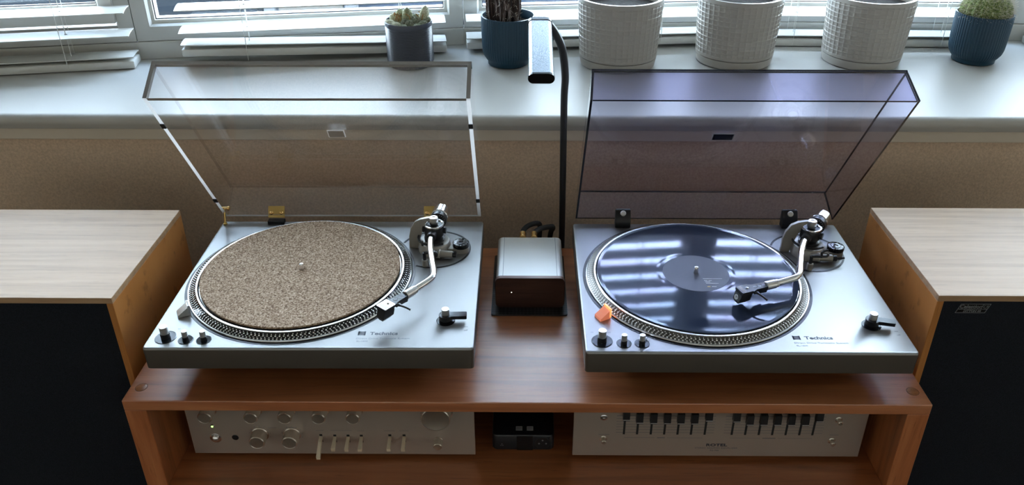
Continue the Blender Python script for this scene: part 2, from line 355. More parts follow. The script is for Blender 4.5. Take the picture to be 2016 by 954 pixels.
# ------------------------------------------------------------------ windows of the bay
def seg(i):
    a, b = Vector(VW[i]), Vector(VW[i + 1]); d = b - a; L = d.length; d.normalize()
    mm = Matrix(((d.x * KB, -d.y * KB, 0, a.x), (d.y * KB, d.x * KB, 0, a.y), (0, 0, KB, ZS), (0, 0, 0, 1)))   # local x along, y outwards, z above sill
    return mm, L / KB
def wbox(bm, mm, lo, hi, bev=0):
    t = B(); box(t, lo, hi, bev); merge(bm, t, mm)
for i in range(5):
    mm, L = seg(i); hz = (ZTOP - ZS) / KB
    bm = B(); wbox(bm, mm, (0, -.0002, .0002), (L, .03, .036), .001); struct('trim_%d' % (i + 3), bm, M['white_paint'])
    # outer frame with mitred corners (four mitred bars)
    bm = B(); fw = .0325
    def bar(p, y0, y1, ch=.006):
        ch = min(ch, (y1 - y0) * .5)
        t = B(); q = [Vector(v) for v in p]     # p: outer a, outer b, inner b, inner a in (x,z)
        loft(t, [[(v.x, y1, v.y) for v in q], [(v.x, y0 + ch, v.y) for v in q], [(q[0].x, y0, q[0].y), (q[1].x, y0, q[1].y), (q[2].x + (q[1].x - q[2].x) * .12, y0, q[2].y + (q[1].y - q[2].y) * .12), (q[3].x + (q[0].x - q[3].x) * .12, y0, q[3].y + (q[0].y - q[3].y) * .12)]])
        return t
    z0, z1 = .037, hz
    def frame(x0, x1, z0, z1, fw, y0, y1):
        A = [(x0, z0), (x1, z0), (x1, z1), (x0, z1)]; I = [(x0 + fw, z0 + fw), (x1 - fw, z0 + fw), (x1 - fw, z1 - fw), (x0 + fw, z1 - fw)]
        out = []
        for k in range(4):
            j = (k + 1) % 4; out.append(bar([A[k], A[j], I[j], I[k]], y0, y1))
        return out
    g0 = .0008
    fr = B()
    for t in frame(g0, L - g0, z0, z1, fw, .004, .075): merge(fr, t, mm)
    bmesh.ops.recalc_face_normals(fr, faces=fr.faces)
    wn = struct('window_%d' % (i + 1), fr, M['upvc'])
    if i == 0:       # opening casement: a sash standing proud of the frame
        s = B()
        for t in frame(.035, L - .030, .0790, hz - .03, .027, -.008, .06): merge(s, t, mm)
        bmesh.ops.recalc_face_normals(s, faces=s.faces); obj('sash', s, M['upvc'], wn)
        gx0, gx1, gz0 = .0620, L - .0570, .1060
    else: gx0, gx1, gz0 = fw, L - fw, z0 + fw
    bd = B()
    for t in frame(gx0, gx1, gz0, hz - fw - .002, .008, .014, .030): merge(bd, t, mm)
    bmesh.ops.recalc_face_normals(bd, faces=bd.faces); obj('glazing_bead', bd, M['white_paint'], wn)
    gk = B()
    for t in frame(gx0 + .0076, gx1 - .0076, gz0 + .0076, hz - fw - .0096, .0018, .0185, .0212, ): merge(gk, t, mm)
    obj('gasket', gk, M['black_matte'], wn)
    gp = B(); wbox(gp, mm, (gx0 + .0078, .0215, gz0 + .0078), (gx1 - .0078, .0255, hz - fw - .0098)); obj('pane', gp, M['glass'], wn)

# ------------------------------------------------------------------ venetian blinds
SPB = [(0, -.02, .683, (.10, .56)), (1, .097, .622, (.222, .53)), (2, .004, .53, (.105, .415)), (3, .018, .56, (.125, .44)), (4, .03, .66, (.14, .5))]
BL = ['white blind at the left end, hanging before the left casement', 'white blind behind the small slate cactus pot', 'white blind between the left blue pot and the second white planter', 'white blind behind the right white planter', 'white blind cut off at the right edge beyond the blue pot']
for bi, (i, s0, s1, cords) in enumerate(SPB):
    mm, L = seg(i)
    root = thing('venetian_blind', BL[bi], 'blind', group='venetian blinds in the bay window')
    root.matrix_world = mm @ T((0, -.036, 0))
    lift = [.0015, .004, .008, .0015, .0015][bi]
    tilt_r = [.0, .016, .0, 0, 0][bi]
    bm = B(); box(bm, (s0, -.0255, lift), (s1, .0255, lift + .0155), .003)
    if tilt_r:
        for v in bm.verts: v.co.z += (s1 - v.co.x) / (s1 - s0) * tilt_r
    obj('bottom_rail', bm, M['blind'], root, 35)
    me = None
    zs = [.0225 + .045 * k for k in range(24)]
    for k, z in enumerate(zs):
        if me is None:
            b2 = B(); lo_ = []; nn = 6
            for xx in (s0, s1):
                q = [(xx, -.0240 + .048 * j / nn, .0022 * math.sin(PI * j / nn) + .0009) for j in range(nn + 1)]
                q += [(xx, -.0240 + .048 * j / nn, .0022 * math.sin(PI * j / nn) - .0009) for j in range(nn, -1, -1)]
                lo_.append(q)
            loft(b2, lo_); bmesh.ops.recalc_face_normals(b2, faces=b2.faces)
            so = obj('slat', b2, M['blind'], root, 35); me = so.data
        else:
            so = bpy.data.objects.new('slat', me); C.objects.link(so); so.parent = root
        so.location = (0, 0, z + (lift if k == 0 else 0)); so.rotation_euler = (math.radians(3.5 if k else 0), 0, 0)
        if k == 0 and tilt_r:
            so.rotation_euler = (0, math.atan(tilt_r / (s1 - s0)), 0); so.location.z += tilt_r * (s1) / (s1 - s0) + .0005
    for cx in cords:
        for yy in (-.0268, .0268):
            bm = B(); tube(bm, [(cx, yy, .004 + lift), (cx, yy, zs[-1] + .02)], .0007, 5); obj('ladder_cord', bm, M['cord'], root)
        bm = B(); tube(bm, [(cx + .004, -.004, .018 + lift), (cx + .004, -.004, zs[-1] + .02)], .0008, 5); obj('lift_cord', bm, M['cord'], root)
        bm = B()
        for z in zs[1:]: cyl(bm, .0028, z + .0030, z + .0037, 8, cx + .004, -.004)
        obj('cord_eyelets', bm, M['armgrey'], root, kind='stuff')
    bm = B(); box(bm, (s0, -.027, zs[-1] + .02), (s1, .027, (ZTOP - ZS) / KB - .002), .002); obj('head_rail', bm, M['blind'], root)

# ------------------------------------------------------------------ outdoors
bm = B(); box(bm, (-14, 1.2, -1.06), (14, 22, -1.0)); struct('ground', bm, M['asphalt'])
bm = B()
for x0, x1 in ((-6.5, -1.95),): box(bm, (x0, 5.0, -1.0), (x1, 5.2, -.45), .01)
tag(obj('garden_wall', bm, M['render_grey']), 'low grey rendered wall outside the window behind the left blinds', 'wall')
fe = thing('garden_fence', 'pale panel between two white posts outside the left window', 'fence', (-1.565, 5.05, -1.0))
for x in (-1.86, -1.27):
    bm = B(); box(bm, (x - .04 + 1.565, -.05, 0), (x + .04 + 1.565, .05, 1.1), .008); box(bm, (x - .05 + 1.565, -.06, 1.1), (x + .05 + 1.565, .06, 1.13), .006)
    obj('fence_post', bm, M['post_white'], fe)
bm = B(); box(bm, (-.235, -.02, .02), (.235, .02, .98), .004); obj('fence_panel', bm, M['car_white'], fe)
cr_ = thing('car', 'blue grey parked car glimpsed between the blind slats', 'car', (0, 0, 0))
bm = B()
prism(bm, [(y, z) for y, z in ((5.2, -.82), (5.25, -.35), (5.9, -.22), (6.3, .18), (7.4, .22), (8.0, -.15), (8.4, -.25), (8.45, -.82))], -1.25, .3)
xform(bm, Matrix(((0, 0, 1, 0), (1, 0, 0, 0), (0, 1, 0, 0), (0, 0, 0, 1))))
bmesh.ops.recalc_face_normals(bm, faces=bm.faces)
obj('body', bm, mat('car_blue_grey', (.010, .015, .024), .5, spec=.1), cr_)
for x in (-1.2, .1):
    for y in (5.8, 7.7):
        bm = B(); cylax(bm, (x - .03, y, -.70), (x + .18, y, -.70), .30, 20, .02); obj('wheel', bm, M['black_matte'], cr_)
def yucca(loc, n, ln, label, seed):
    random.seed(seed)
    root = thing('garden_plant', label, 'plant', loc)
    bm = B(); cyl(bm, .03, 0, .2, 8); obj('stem', bm, M['soil'], root)
    for k in range(n):
        a = random.uniform(0, 2 * PI); el = random.uniform(.25, 1.2); l = ln * random.uniform(.7, 1.1)
        b2 = B(); L_ = []; R_ = []
        for j in range(6):
            t = j / 5; w_ = .022 * math.sin(PI * min(.98, t * .8 + .2)) + .001
            h_ = l * t; z = .16 + h_ * math.sin(el) - .45 * l * t * t; rr_ = h_ * math.cos(el)
            L_.append((rr_ * math.cos(a) - w_ * math.sin(a), rr_ * math.sin(a) + w_ * math.cos(a), z)); R_.append((rr_ * math.cos(a) + w_ * math.sin(a), rr_ * math.sin(a) - w_ * math.cos(a), z))
        for side in range(5):
            vv = [b2.verts.new(p) for p in (L_[side], L_[side + 1], R_[side + 1], R_[side])]; b2.faces.new(vv)
        bmesh.ops.remove_doubles(b2, verts=b2.verts, dist=1e-6)
        g_ = bmesh.ops.extrude_face_region(b2, geom=b2.faces[:]); bmesh.ops.translate(b2, verts=[v for v in g_['geom'] if isinstance(v, bmesh.types.BMVert)], vec=(0, 0, .003))
        obj('leaf', b2, M['leaf'], root)
yucca((-.62, 2.9, -1.0), 34, .78, 'spiky yellow green plant outside behind the small cactus pot', 3)
yucca((.40, 3.1, -1.0), 30, .62, 'spiky green plant outside behind the desk lamp', 5)
bm = B()
random.seed(11)
for k in range(160):
    c = (random.uniform(-.6, 9), random.uniform(9.6, 10.6), random.uniform(-.9, .9)); r_ = random.uniform(.2, .35)
    bmesh.ops.create_icosphere(bm, subdivisions=1, radius=r_, matrix=T(c))
hd = obj('hedge', bm, M['leaf_dark'], kind='stuff'); hd['label'] = 'dark green hedge across the drive outside'; hd['category'] = 'hedge'
bm = B()
box(bm, (-12, 12, -1), (14, 12.4, 1.2)); tag(obj('far_wall', bm, M['render_grey']), 'long grey wall across the road outside', 'wall')

# ------------------------------------------------------------------ pots on the sill
def pot_open(bm, prof_out, prof_in, n, rib=None):
    loops = []
    for r, z in prof_out:
        l = []
        for k in range(n):
            t = 2 * PI * k / n; rr_ = r + (rib(t, z, r) if rib else 0); l.append((rr_ * math.cos(t), rr_ * math.sin(t), z))
        loops.append(l)
    for r, z in prof_in: loops.append(ring(r, z, n))
    loft(bm, loops)
Z0 = ZS + .0004
# slate pot with a cluster of small cacti
root = thing('potted_cactus', 'small slate grey ribbed pot of clustered round cacti', 'potted plant', (-0.2448, 0.7973, Z0)); root.scale = (KB,) * 3
bm = B(); pr_ = [(.040, 0), (.0445, .0012), (.0455, .006)]
z = .008
while z < .078:
    pr_ += [(.0458, z), (.0466, z + .0010), (.0458, z + .0021)]; z += .0024
pr_ += [(.0462, .081), (.0470, .0885), (.0466, .0897)]
pot_open(bm, pr_, [(.0445, .0893), (.043, .072)], 64); obj('pot', bm, M['grey_pot'], root, 50)
bm = B(); lathe(bm, [(.0435, .071), (.0435, .0745), (.03, .078), (.01, .0785)], 24); obj('soil', bm, M['soil'], root, 60)
random.seed(4)
def cact(x, y, z, r, h, mt, lean=(0, 0), par=root, ribs=0):
    r *= 1.28
    b2 = B(); loops = []; nn = 20
    for j in range(9):
        t = j / 8; rr_ = r * (.8 + .2 * math.sin(PI * min(1, t * 1.4) / 2)) * math.sqrt(max(.002, 1 - max(0, (t - .45) / .55) ** 2)); zz = h * t
        loops.append([(x + lean[0] * t + rr_ * math.cos(2 * PI * k / nn), y + lean[1] * t + rr_ * math.sin(2 * PI * k / nn), z + zz) for k in range(nn)])
    loft(b2, loops); obj('cactus_stem', b2, mt, par, 60)
big = [(-.002, .004, .0085, .040, 'cactus', (0, .002)), (.026, .006, .0080, .043, 'cactus_pale', (.008, .004)), (-.016, .016, .009, .034, 'cactus', (-.002, .004)), (-.030, -.008, .0095, .020, 'cactus_pale', (-.008, -.002)), (-.020, -.016, .008, .018, 'cactus_pale', (-.002, -.004)), (-.026, .014, .008, .026, 'cactus_pale', (-.006, 0))]
for x, y, r, h, mt, ln in big: cact(x, y, .073, r, h, M[mt], ln)
for x, y, r, h in ((.004, -.012, .0085, .020), (.018, -.006, .0085, .025), (.030, -.012, .0090, .019), (.036, .002, .0085, .022), (.020, -.024, .0075, .016), (-.008, -.026, .0078, .015), (.006, -.031, .0070, .013), (.008, .002, .0075, .024), (-.006, -.008, .0070, .021), (.012, .020, .008, .024)):
    cact(x, y, .073, r, h, M['cactus_dark'])
for k in range(14):
    x, y = random.uniform(-.03, .036), random.uniform(-.01, .02)
    b2 = B(); tube(b2, spline([(x, y, .088), (x + random.uniform(-.003, .003), y, .097), (x + random.uniform(-.009, .009), y - .002, .103)], 3), [.0012] * 6 + [.0007], 5); obj('dry_flower', b2, M['dry'], root)
# petrol blue ribbed pots
def blue_pot(root, sc_=1.0, H_=.0985, RT=.0532, RB=.0405):
    bm = B(); n = 240; rib = lambda t, z, r: .0010 * (abs(math.cos(30 * t)) - .5) if z > .012 else 0
    pr_ = [(RB - .003, 0), (RB, .0015), (RB + .0004, .0085), (RB + .0035, .0125), (RB + .0082, .020), (RB + .0105, .029), (RT - .0012, .045), (RT - .0005, .07), (RT, H_ - .003), (RT + .0002, H_)]
    pot_open(bm, pr_, [(RT - .0028, H_), (RT - .0034, H_ - .014), (RT - .0036, H_ - .022)], n, rib); obj('pot', bm, M['blue_pot'], root, 50)
root = thing('potted_cactus', 'petrol blue ribbed pot holding a dark dried cactus by the lamp', 'potted plant', (-0.0395, 0.8041, Z0)); root.scale = (KB,) * 3
blue_pot(root)
bm = B(); lathe(bm, [(.0495, .078), (.0495, .081), (.02, .083), (.002, .083)], 30); obj('soil', bm, M['soil'], root, 60)
random.seed(9)
for k in range(11):     # upright dark ribbed columns, close together
    a = 2 * PI * k / 11 * 2.4; rr_ = .024 * math.sqrt((k + .4) / 11); x, y = -.010 + rr_ * math.cos(a) * 1.1, rr_ * math.sin(a) * .9
    b2 = B(); h_ = random.uniform(.11, .16); nn = 28; loops = []; r0 = random.uniform(.0085, .0105)
    for j in range(13):
        t = j / 12; q = r0 * (.80 + .30 * t) * math.sqrt(max(.01, 1 - max(0, (t - .85) / .15) ** 2))
        loops.append([(x * (1 + .45 * t) + q * (1 + .14 * math.cos(7 * 2 * PI * i / nn)) * math.cos(2 * PI * i / nn) + .0008 * math.sin(j * 1.7 + k), y * (1 + .3 * t) + q * (1 + .14 * math.cos(7 * 2 * PI * i / nn)) * math.sin(2 * PI * i / nn), .079 + h_ * t) for i in range(nn)])
    loft(b2, loops); obj('cactus_stem', b2, M['dead'], root, 40)
b2 = B()
for k in range(300):
    a = random.uniform(0, 2 * PI); rr_ = .034; x, y, z = -.010 + rr_ * math.cos(a), rr_ * math.sin(a) * .9, random.uniform(.084, .18)
    tube(b2, [(x, y, z), (x * 1.10 + random.uniform(-.004, .004), y * 1.1 + random.uniform(-.004, .004), z + random.uniform(-.004, .006))], .00035, 3)
obj('spines', b2, M['spine'], root, kind='stuff')
root = thing('potted_cactus', 'petrol blue ribbed pot with a woolly green round cactus, far right', 'potted plant', (0.9561, 0.8329, Z0)); root.scale = (KB,) * 3
blue_pot(root)
bm = B(); lathe(bm, [(.0495, .078), (.0495, .081), (.02, .083), (.002, .083)], 30); obj('soil', bm, M['soil'], root, 60)
bm = B(); loops = []
for j in range(14):
    t = j / 13; el = -.6 + t * (PI / 2 + .6); rr_ = .0455 * math.cos(el) + .0004; zz = .104 + .036 * math.sin(el)
    loops.append([(rr_ * (1 + .05 * math.cos(20 * 2 * PI * k / 80)) * math.cos(2 * PI * k / 80), rr_ * (1 + .05 * math.cos(20 * 2 * PI * k / 80)) * math.sin(2 * PI * k / 80), zz) for k in range(80)])
loft(bm, loops); obj('cactus_body', bm, cactus_mat('round_cactus', (.07, .12, .025), (.42, .46, .22), 220), root, 60)
b2 = B()
for k in range(2600):
    a = random.uniform(0, 2 * PI); el = random.uniform(-.35, 1.5); n_ = Vector((math.cos(el) * math.cos(a), math.cos(el) * math.sin(a), math.sin(el)))
    p = Vector((n_.x * .0455, n_.y * .0455, .104 + n_.z * .036)); q = p + n_ * random.uniform(.004, .012) + Vector([random.uniform(-.004, .004) for _ in range(3)])
    tube(b2, [p, q], .00018, 3, False)
obj('spines', b2, M['spine'], root, kind='stuff')
# white textured planters on saucers
def planter(x, y, which, rb=.0775, rt_=.0835, hh=.138, group='white textured planters on the sill'):
    sa = thing('saucer', 'white faceted saucer under the %s white planter' % which, 'saucer', (x, y, Z0), group='saucers under the white planters')
    bm = B(); n = 60
    def rib(t, z, r): return -.0006 * (int(t * n / (2 * PI) / 5 + .01) % 2)
    lathe(bm, [(rb - .007, 0), (rb - .002, .002), (rb + .0008, .0160), (rb + .0002, .0178), (rb - .003, .0176), (rb - .005, .0060)], 48); obj('dish', bm, M['ceramic'], sa, 40)
    sa.scale = (KB * .986,) * 3
    root = thing('planter', 'white ceramic planter with square dimples, %s of the three' % which, 'planter', (x, y, Z0 + .0066), group=group); root.scale = (KB * .986,) * 3
    n = 44 * 5; hz_ = hh - .0064; pr_ = []
    nz = 120
    for j in range(nz + 1):
        t = j / nz; pr_.append((rb - .006 + (rt_ - rb + .0055) * min(1, .35 + .65 * t), hz_ * t))
    def rib(t, z, r):
        if z < .0122: return -.0034
        if z < .018 or z > hz_ - .008: return .0024
        row = int((z - .018) / .0092); fz = ((z - .018) / .0092) % 1; ft = (t * 44 / (2 * PI) + (.5 if row % 2 else 0) * 0) % 1
        u_ = min(1, 2.2 * math.sin(PI * ft)) * min(1, 2.2 * math.sin(PI * fz))
        return .0024 - .0013 * u_
    bm = B(); pot_open(bm, pr_, [(rt_ - .005, hz_ - .0005), (rt_ - .007, hz_ - .025), (rt_ - .0072, hz_ - .035)], n, rib); obj('pot', bm, M['ceramic'], root, 32)
    bm = B(); lathe(bm, [(rt_ - .0078, hz_ - .028), (rt_ - .0078, hz_ - .020), (.03, hz_ - .017), (.002, hz_ - .017)], 32); obj('soil', bm, M['soil'], root, 60)
planter(0.1918, 0.8094, 'left')
planter(0.4423, 0.8303, 'middle')
planter(0.7133, 0.8303, 'right')

# ------------------------------------------------------------------ media cabinet
HW = .5632; TH = .0175; ZSH = -.1655; CB = .4136; ST = .031
root = thing('media_cabinet', 'low stained pine hi-fi cabinet under both turntables', 'cabinet', (0, 0, FZ))
def cz(bm): xform(bm, T((0, 0, -FZ))); return bm
bm = B(); box(bm, (-HW, 0, -TH), (HW, CB, 0), .0012); obj('top_board', cz(bm), M['cab'], root)
for s in (-1, 1):
    x0, x1 = sorted((s * HW, s * (HW - ST))); bm = B(); box(bm, (x0, .0002, FZ + .01), (x1, CB, -TH - .0001), .0012); obj('side_panel', cz(bm), M['cab_side'], root)
bm = B(); box(bm, (-HW + ST, .001, ZSH - .02), (HW - ST, CB, ZSH), .001); obj('shelf', cz(bm), M['cab'], root)
bm = B(); box(bm, (-HW + ST, .001, FZ + .03), (HW - ST, CB, FZ + .05), .001); obj('bottom_board', cz(bm), M['cab'], root)
bm = B(); box(bm, (-HW + ST, CB - .012, FZ + .05), (HW - ST, CB - .002, -TH), 0); obj('back_panel', cz(bm), mat('cabinet_back', (.012, .010, .010), .7), root)
for s in (-1, 1):
    for y in (.028, .385):
        bm = B(); lathe(bm, [(.0080, -.004), (.0080, .0002), (.0075, .0004)], 24, s * (HW - .0165), y); lathe(bm, [(.0080, .0), (.0086, .00015), (.0086, -.001)], 24, s * (HW - .0165), y, mi=1)
        obj('dowel_plug', cz(bm), [M['plug'], M['walnut']], root, 40)

# ------------------------------------------------------------------ loudspeakers
def speaker(x0, x1, y0, ztop, label, badge):
    D = .257; hh = ztop - FZ
    root = thing('loudspeaker', label, 'loudspeaker', ((x0 + x1) / 2, y0, FZ), group='floor standing loudspeakers')
    w = (x1 - x0) / 2; e = .0095
    bm = B()
    bm_t = bm; box(bm_t, (-w, 0, hh - e), (w, D, hh), .0007); obj('top_panel', bm_t, M['teak_top'], root)
    for s in (-1, 1):
        a, b = sorted((s * w, s * (w - e))); bm = B(); box(bm, (a, .0002, .0), (b, D, hh - e - .0001), .0007); obj('side_panel', bm, M['teak_side'], root)
    bm = B(); box(bm, (-w + e, .0002, 0), (w - e, D, e), 0); obj('bottom_panel', bm, M['teak_side'], root)
    bm = B(); box(bm, (-w + e, D - .012, e), (w - e, D - .001, hh - e), 0); obj('back_panel', bm, M['black'], root)
    bm = B(); box(bm, (-w + e, .0015, e), (w - e, .02, hh - e - .0002), .0008); obj('grille', bm, M['grille'], root)
    if badge:
        bx0, zt_ = x0 + .0300 - (x0 + x1) / 2, hh - .0145; bw, bh, sl = .0412, .0148, .0052
        b2 = B()
        def P(u, v): return (bx0 + u * bw + v * sl, zt_ - bh + v * bh)
        def strip(p, q, t=.0006):
            p, q = Vector(p), Vector(q); d_ = (q - p).normalized() * t / 2; nrm = Vector((-d_.y, d_.x))
            prism(b2, [tuple(p - d_ - nrm), tuple(q + d_ - nrm), tuple(q + d_ + nrm), tuple(p - d_ + nrm)], 0, .0007)
        for a, b in (((0, 0), (1, 0)), ((0, 1), (1, 1)), ((0, 0), (0, 1)), ((1, 0), (1, 1)), ((0, .42), (1, .42)), ((.77, .42), (.77, 1)),
                     ((.83, .60), (.83, .85)), ((.83, .85), (.89, .78)), ((.89, .78), (.95, .85)), ((.95, .85), (.95, .60)), ((.95, .60), (.89, .55)), ((.89, .55), (.83, .60))): strip(P(*a), P(*b))
        t1 = textbm('Celestion', .0082, 1.0, .0003, shear=.12, off=.0001); merge(b2, t1, T((P(.03, .5)[0], P(0, .53)[1], .0003)))
        t2 = textbm('DITTON 44', .0046, 1.05, .0003, shear=.2, off=.0001); merge(b2, t2, T((P(.24, .1)[0], P(0, .10)[1], .0003)))
        xform(b2, Rx(PI / 2)); xform(b2, T((0, .0014, 0)))
        bp = obj('badge', b2, M['badge_line'], root, label='silver outlined slanted badge with lettering')
        b2 = B(); prism(b2, [P(0, 0), P(1, 0), P(1, 1), P(0, 1)], 0, .0003); xform(b2, Rx(PI / 2)); xform(b2, T((0, .0015, 0))); obj('plate', b2, M['black_gloss'], bp)
speaker(-.9498, -.5798, .0719, .1225, 'tall teak loudspeaker with black grille, left of the cabinet', False)
speaker(.5735, .9435, .0767, .1300, 'tall teak loudspeaker with silver badge, right of the cabinet', True)

# ------------------------------------------------------------------ turntables
ZT = .0861
def turntable(side):
    Lft = side == 'L'
    tx, ty, tr = (-.2952, .0087, .0074) if Lft else (.3033, .0041, .0001)
    pcx, pcy = (-.0475, .179) if Lft else (-.0450, .179)
    root = thing('turntable', ('silver turntable with clear acrylic lid, dotted platter and cork mat' if Lft else 'silver turntable with smoked lid and a record on its platter'), 'turntable', (tx, ty, 0), tr, 'silver turntables on the cabinet')
    hw, dp, fb = .224, .3498, ZT - .0352
    # plinth: lofted rounded box with a chamfered top edge, recessed base, feet
    bm = B()
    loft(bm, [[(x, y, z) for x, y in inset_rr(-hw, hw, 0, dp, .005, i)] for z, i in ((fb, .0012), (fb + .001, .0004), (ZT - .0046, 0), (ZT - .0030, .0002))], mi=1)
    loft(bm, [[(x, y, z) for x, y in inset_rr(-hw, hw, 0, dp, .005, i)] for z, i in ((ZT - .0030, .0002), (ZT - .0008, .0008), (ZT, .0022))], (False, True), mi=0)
    plinth = obj('plinth', bm, [M['deck'], M['deck_side_shaded']], root, 30)
    bm = B(); loft(bm, [[(x, y, z) for x, y in inset_rr(-hw, hw, 0, dp, .012, i)] for z, i in ((.016, .045), (fb - .012, .030), (fb + .0005, .016))]); obj('base', bm, M['black_matte'], root, 30)
    for sx_ in (-1, 1):
        for y in (.11, dp - .06):
            bm = B(); lathe(bm, [(.016, .0003), (.018, .002), (.018, .011), (.022, .0165)], 24, sx_ * (hw - .075), y); obj('foot', bm, M['black_matte'], root, 40)
    # lettering
    def letters(s, size, x, y, sxx=1.0, mt='ink', off=0):
        t = textbm(s, size, sxx, .00003, off=off); xform(t, T((x, y, ZT + .00006))); return obj('lettering', t, M[mt], plinth)
    lx = .0625; ly = .0285
    letters('Technics', .0092, lx + .0165, ly + .0018, 1.18, 'ink', .00028)
    bm = B()
    for k in range(4): prism(bm, [(x, y) for x, y in rrect(lx + .0005, lx + .0100, ly + .0010 + k * .0021, ly + .0026 + k * .0021, .0004, 2)], ZT + .00004, ZT + .0001)
    prism(bm, rrect(lx, lx + .0022, ly + .0005, ly + .0095, .0005, 2), ZT + .00004, ZT + .0001); prism(bm, rrect(lx + .0084, lx + .0106, ly + .0005, ly + .0095, .0005, 2), ZT + .00004, ZT + .0001)
    obj('emblem', bm, M['ink'], plinth)
    letters('Direct Drive Turntable System', .0046, lx - .001, ly - .0078, 1.28, 'ink_soft')
    letters('SL-1800', .0040, lx + .0005, ly - .0138, 1.2, 'ink_soft')
    letters('power', .0044, .1745, .0440, 1.25, 'ink_soft'); letters('on', .0040, .2085, .0480, 1.2, 'ink_soft'); letters('off', .0040, .2085, .0395, 1.2, 'ink_soft')
    letters('33', .0035, -.2145, .0425, 1.2, 'ink_soft'); letters('45', .0035, -.1905, .0425, 1.2, 'ink_soft')
    for kx in (-.1706, -.1460):
        bm = B()
        for k in range(7):
            a = math.radians(35 + k * 18); prism(bm, [(kx + (.0122 + d1) * math.cos(a) - e1 * math.sin(a), .019 + (.0122 + d1) * math.sin(a) + e1 * math.cos(a)) for d1, e1 in ((0, -.0003), (.0012, -.0003), (.0012, .0003), (0, .0003))], ZT + .00004, ZT + .0001)
        obj('pitch_marks', bm, M['ink_soft'], plinth)
    # black gap ring around the platter, ring around the arm plate
    bm = B(); lathe(bm, [(.1718, ZT - .001), (.1718, ZT + .00035), (.1708, ZT + .0004)], 128, pcx, pcy, (False, True)); obj('platter_well', bm, M['black'], root)
    ax, ay = .149, .2575
    bm = B(); ri, ro, nn = .0546, .0578, 160
    for k in range(nn):
        a0, a1 = 2 * PI * k / nn, 2 * PI * (k + 1) / nn; am = (a0 + a1) / 2
        if math.hypot(ax + ro * math.cos(am) - pcx, ay + ro * math.sin(am) - pcy) < .1722: continue
        bm.faces.new([bm.verts.new((ax + r * math.cos(a), ay + r * math.sin(a), ZT + .0002)) for r, a in ((ri, a0), (ro, a0), (ro, a1), (ri, a1))])
    bmesh.ops.remove_doubles(bm, verts=bm.verts, dist=1e-6)
    ge = bmesh.ops.extrude_face_region(bm, geom=bm.faces[:]); bmesh.ops.translate(bm, verts=[v for v in ge['geom'] if isinstance(v, bmesh.types.BMVert)], vec=(0, 0, .0003)); bmesh.ops.recalc_face_normals(bm, faces=bm.faces)
    obj('arm_plate_ring', bm, M['black'], root)
    # platter
    bm = B(); n = 160
    lathe(bm, [(.150, ZT + .0008), (.1668, ZT + .0008), (.1675, ZT + .0016), (.1670, ZT + .0026), (.1655, ZT + .0030)], n, 0, 0, (True, False), mi=0)
    band = [(.1655, ZT + .0030), (.1648, ZT + .0026), (.1562, ZT + .0076), (.1556, ZT + .0086)]
    lathe(bm, band, n, 0, 0, (False, False), mi=1)
    lathe(bm, [(.1556, ZT + .0086), (.1550, ZT + .0094), (.1526, ZT + .0094), (.1514, ZT + .0085), (.1505, ZT + .0065), (.02, ZT + .0065)], n, 0, 0, (False, True), mi=0)
    xform(bm, T((pcx, pcy, 0)))
    pm = M['black_gloss'] if Lft else M['platter_band']
    pt = obj('platter', bm, [M['platter'], pm], root, 30)
    bm = B(); p0, p1 = Vector((.1648, ZT + .0026)), Vector((.1562, ZT + .0076)); sl = (p1 - p0); nl = Vector((-sl.y, sl.x)).normalized()
    if nl.x < 0: nl = -nl
    nl = Vector((abs(sl.y), abs(sl.x))).normalized()
    for row, (t, rad, cnt) in enumerate(((.14, .00125, 190), (.38, .00085, 180), (.62, .00125, 176), (.87, .0008, 170))):
        c2 = p0 + sl * t
        for k in range(cnt):
            a = 2 * PI * (k + .5 * (row % 2)) / cnt; er = Vector((math.cos(a), math.sin(a), 0)); et = Vector((-math.sin(a), math.cos(a), 0))
            nrm = er * nl.x + Vector((0, 0, nl.y)); ts = er * sl.normalized().x + Vector((0, 0, sl.normalized().y)); cc = er * c2.x + Vector((pcx, pcy, c2.y))
            vv = [bm.verts.new(cc + (et * math.cos(2 * PI * j / 6) + ts * math.sin(2 * PI * j / 6)) * rad + nrm * .0001) for j in range(6)]
            top = bm.verts.new(cc + nrm * .0005)
            for j in range(6): bm.faces.new((vv[j], vv[(j + 1) % 6], top))
    obj('strobe_dots', bm, M['dot'], pt, 60, kind='stuff')
    zsp = .1085
    bm = B(); lathe(bm, [(.0036, ZT + .0060), (.0036, zsp - .003), (.0028, zsp - .0008), (.0012, zsp)], 20, pcx, pcy); obj('spindle', bm, M['chrome'], root, 40)
    # knobs at the front left
    for kx, ky, rd, rk, hk in ((-.2000, .024, .0145, .0056, .0185), (-.1706, .019, .0104, .0039, .0150), (-.1460, .019, .0104, .0039, .0150)):
        bm = B(); lathe(bm, [(rd, ZT - .001), (rd, ZT + .0005), (rd - .0009, ZT + .0006), (rd - .0011, ZT + .0003)], 40, kx, ky); rc = obj('knob_recess', bm, M['black_gloss'], root, 40)
        bm = B(); cyl(bm, rk * 1.12, ZT + .0003, ZT + hk * .38, 24, kx, ky, .0005, mi=1); cyl(bm, rk, ZT + hk * .38, ZT + hk, 28, kx, ky, .0006, mi=0)
        obj('knob', bm, [M['satin'], M['black']], rc, 40)
    # power switch
    pwx, pwy = .1815, .0630
    bm = B(); lathe(bm, [(.0133, ZT - .001), (.0133, ZT + .0005), (.0124, ZT + .0006), (.0122, ZT + .0003)], 40, pwx, pwy); sw = obj('power_switch', bm, M['black_gloss'], root, 40)
    bm = B(); prism(bm, rrect(-.004, .0300, -.0052, .0060, .002, 4), ZT + .0055, ZT + .0110); cyl(bm, .0095, ZT + .0003, ZT + .0108, 30, 0, 0, .0006)
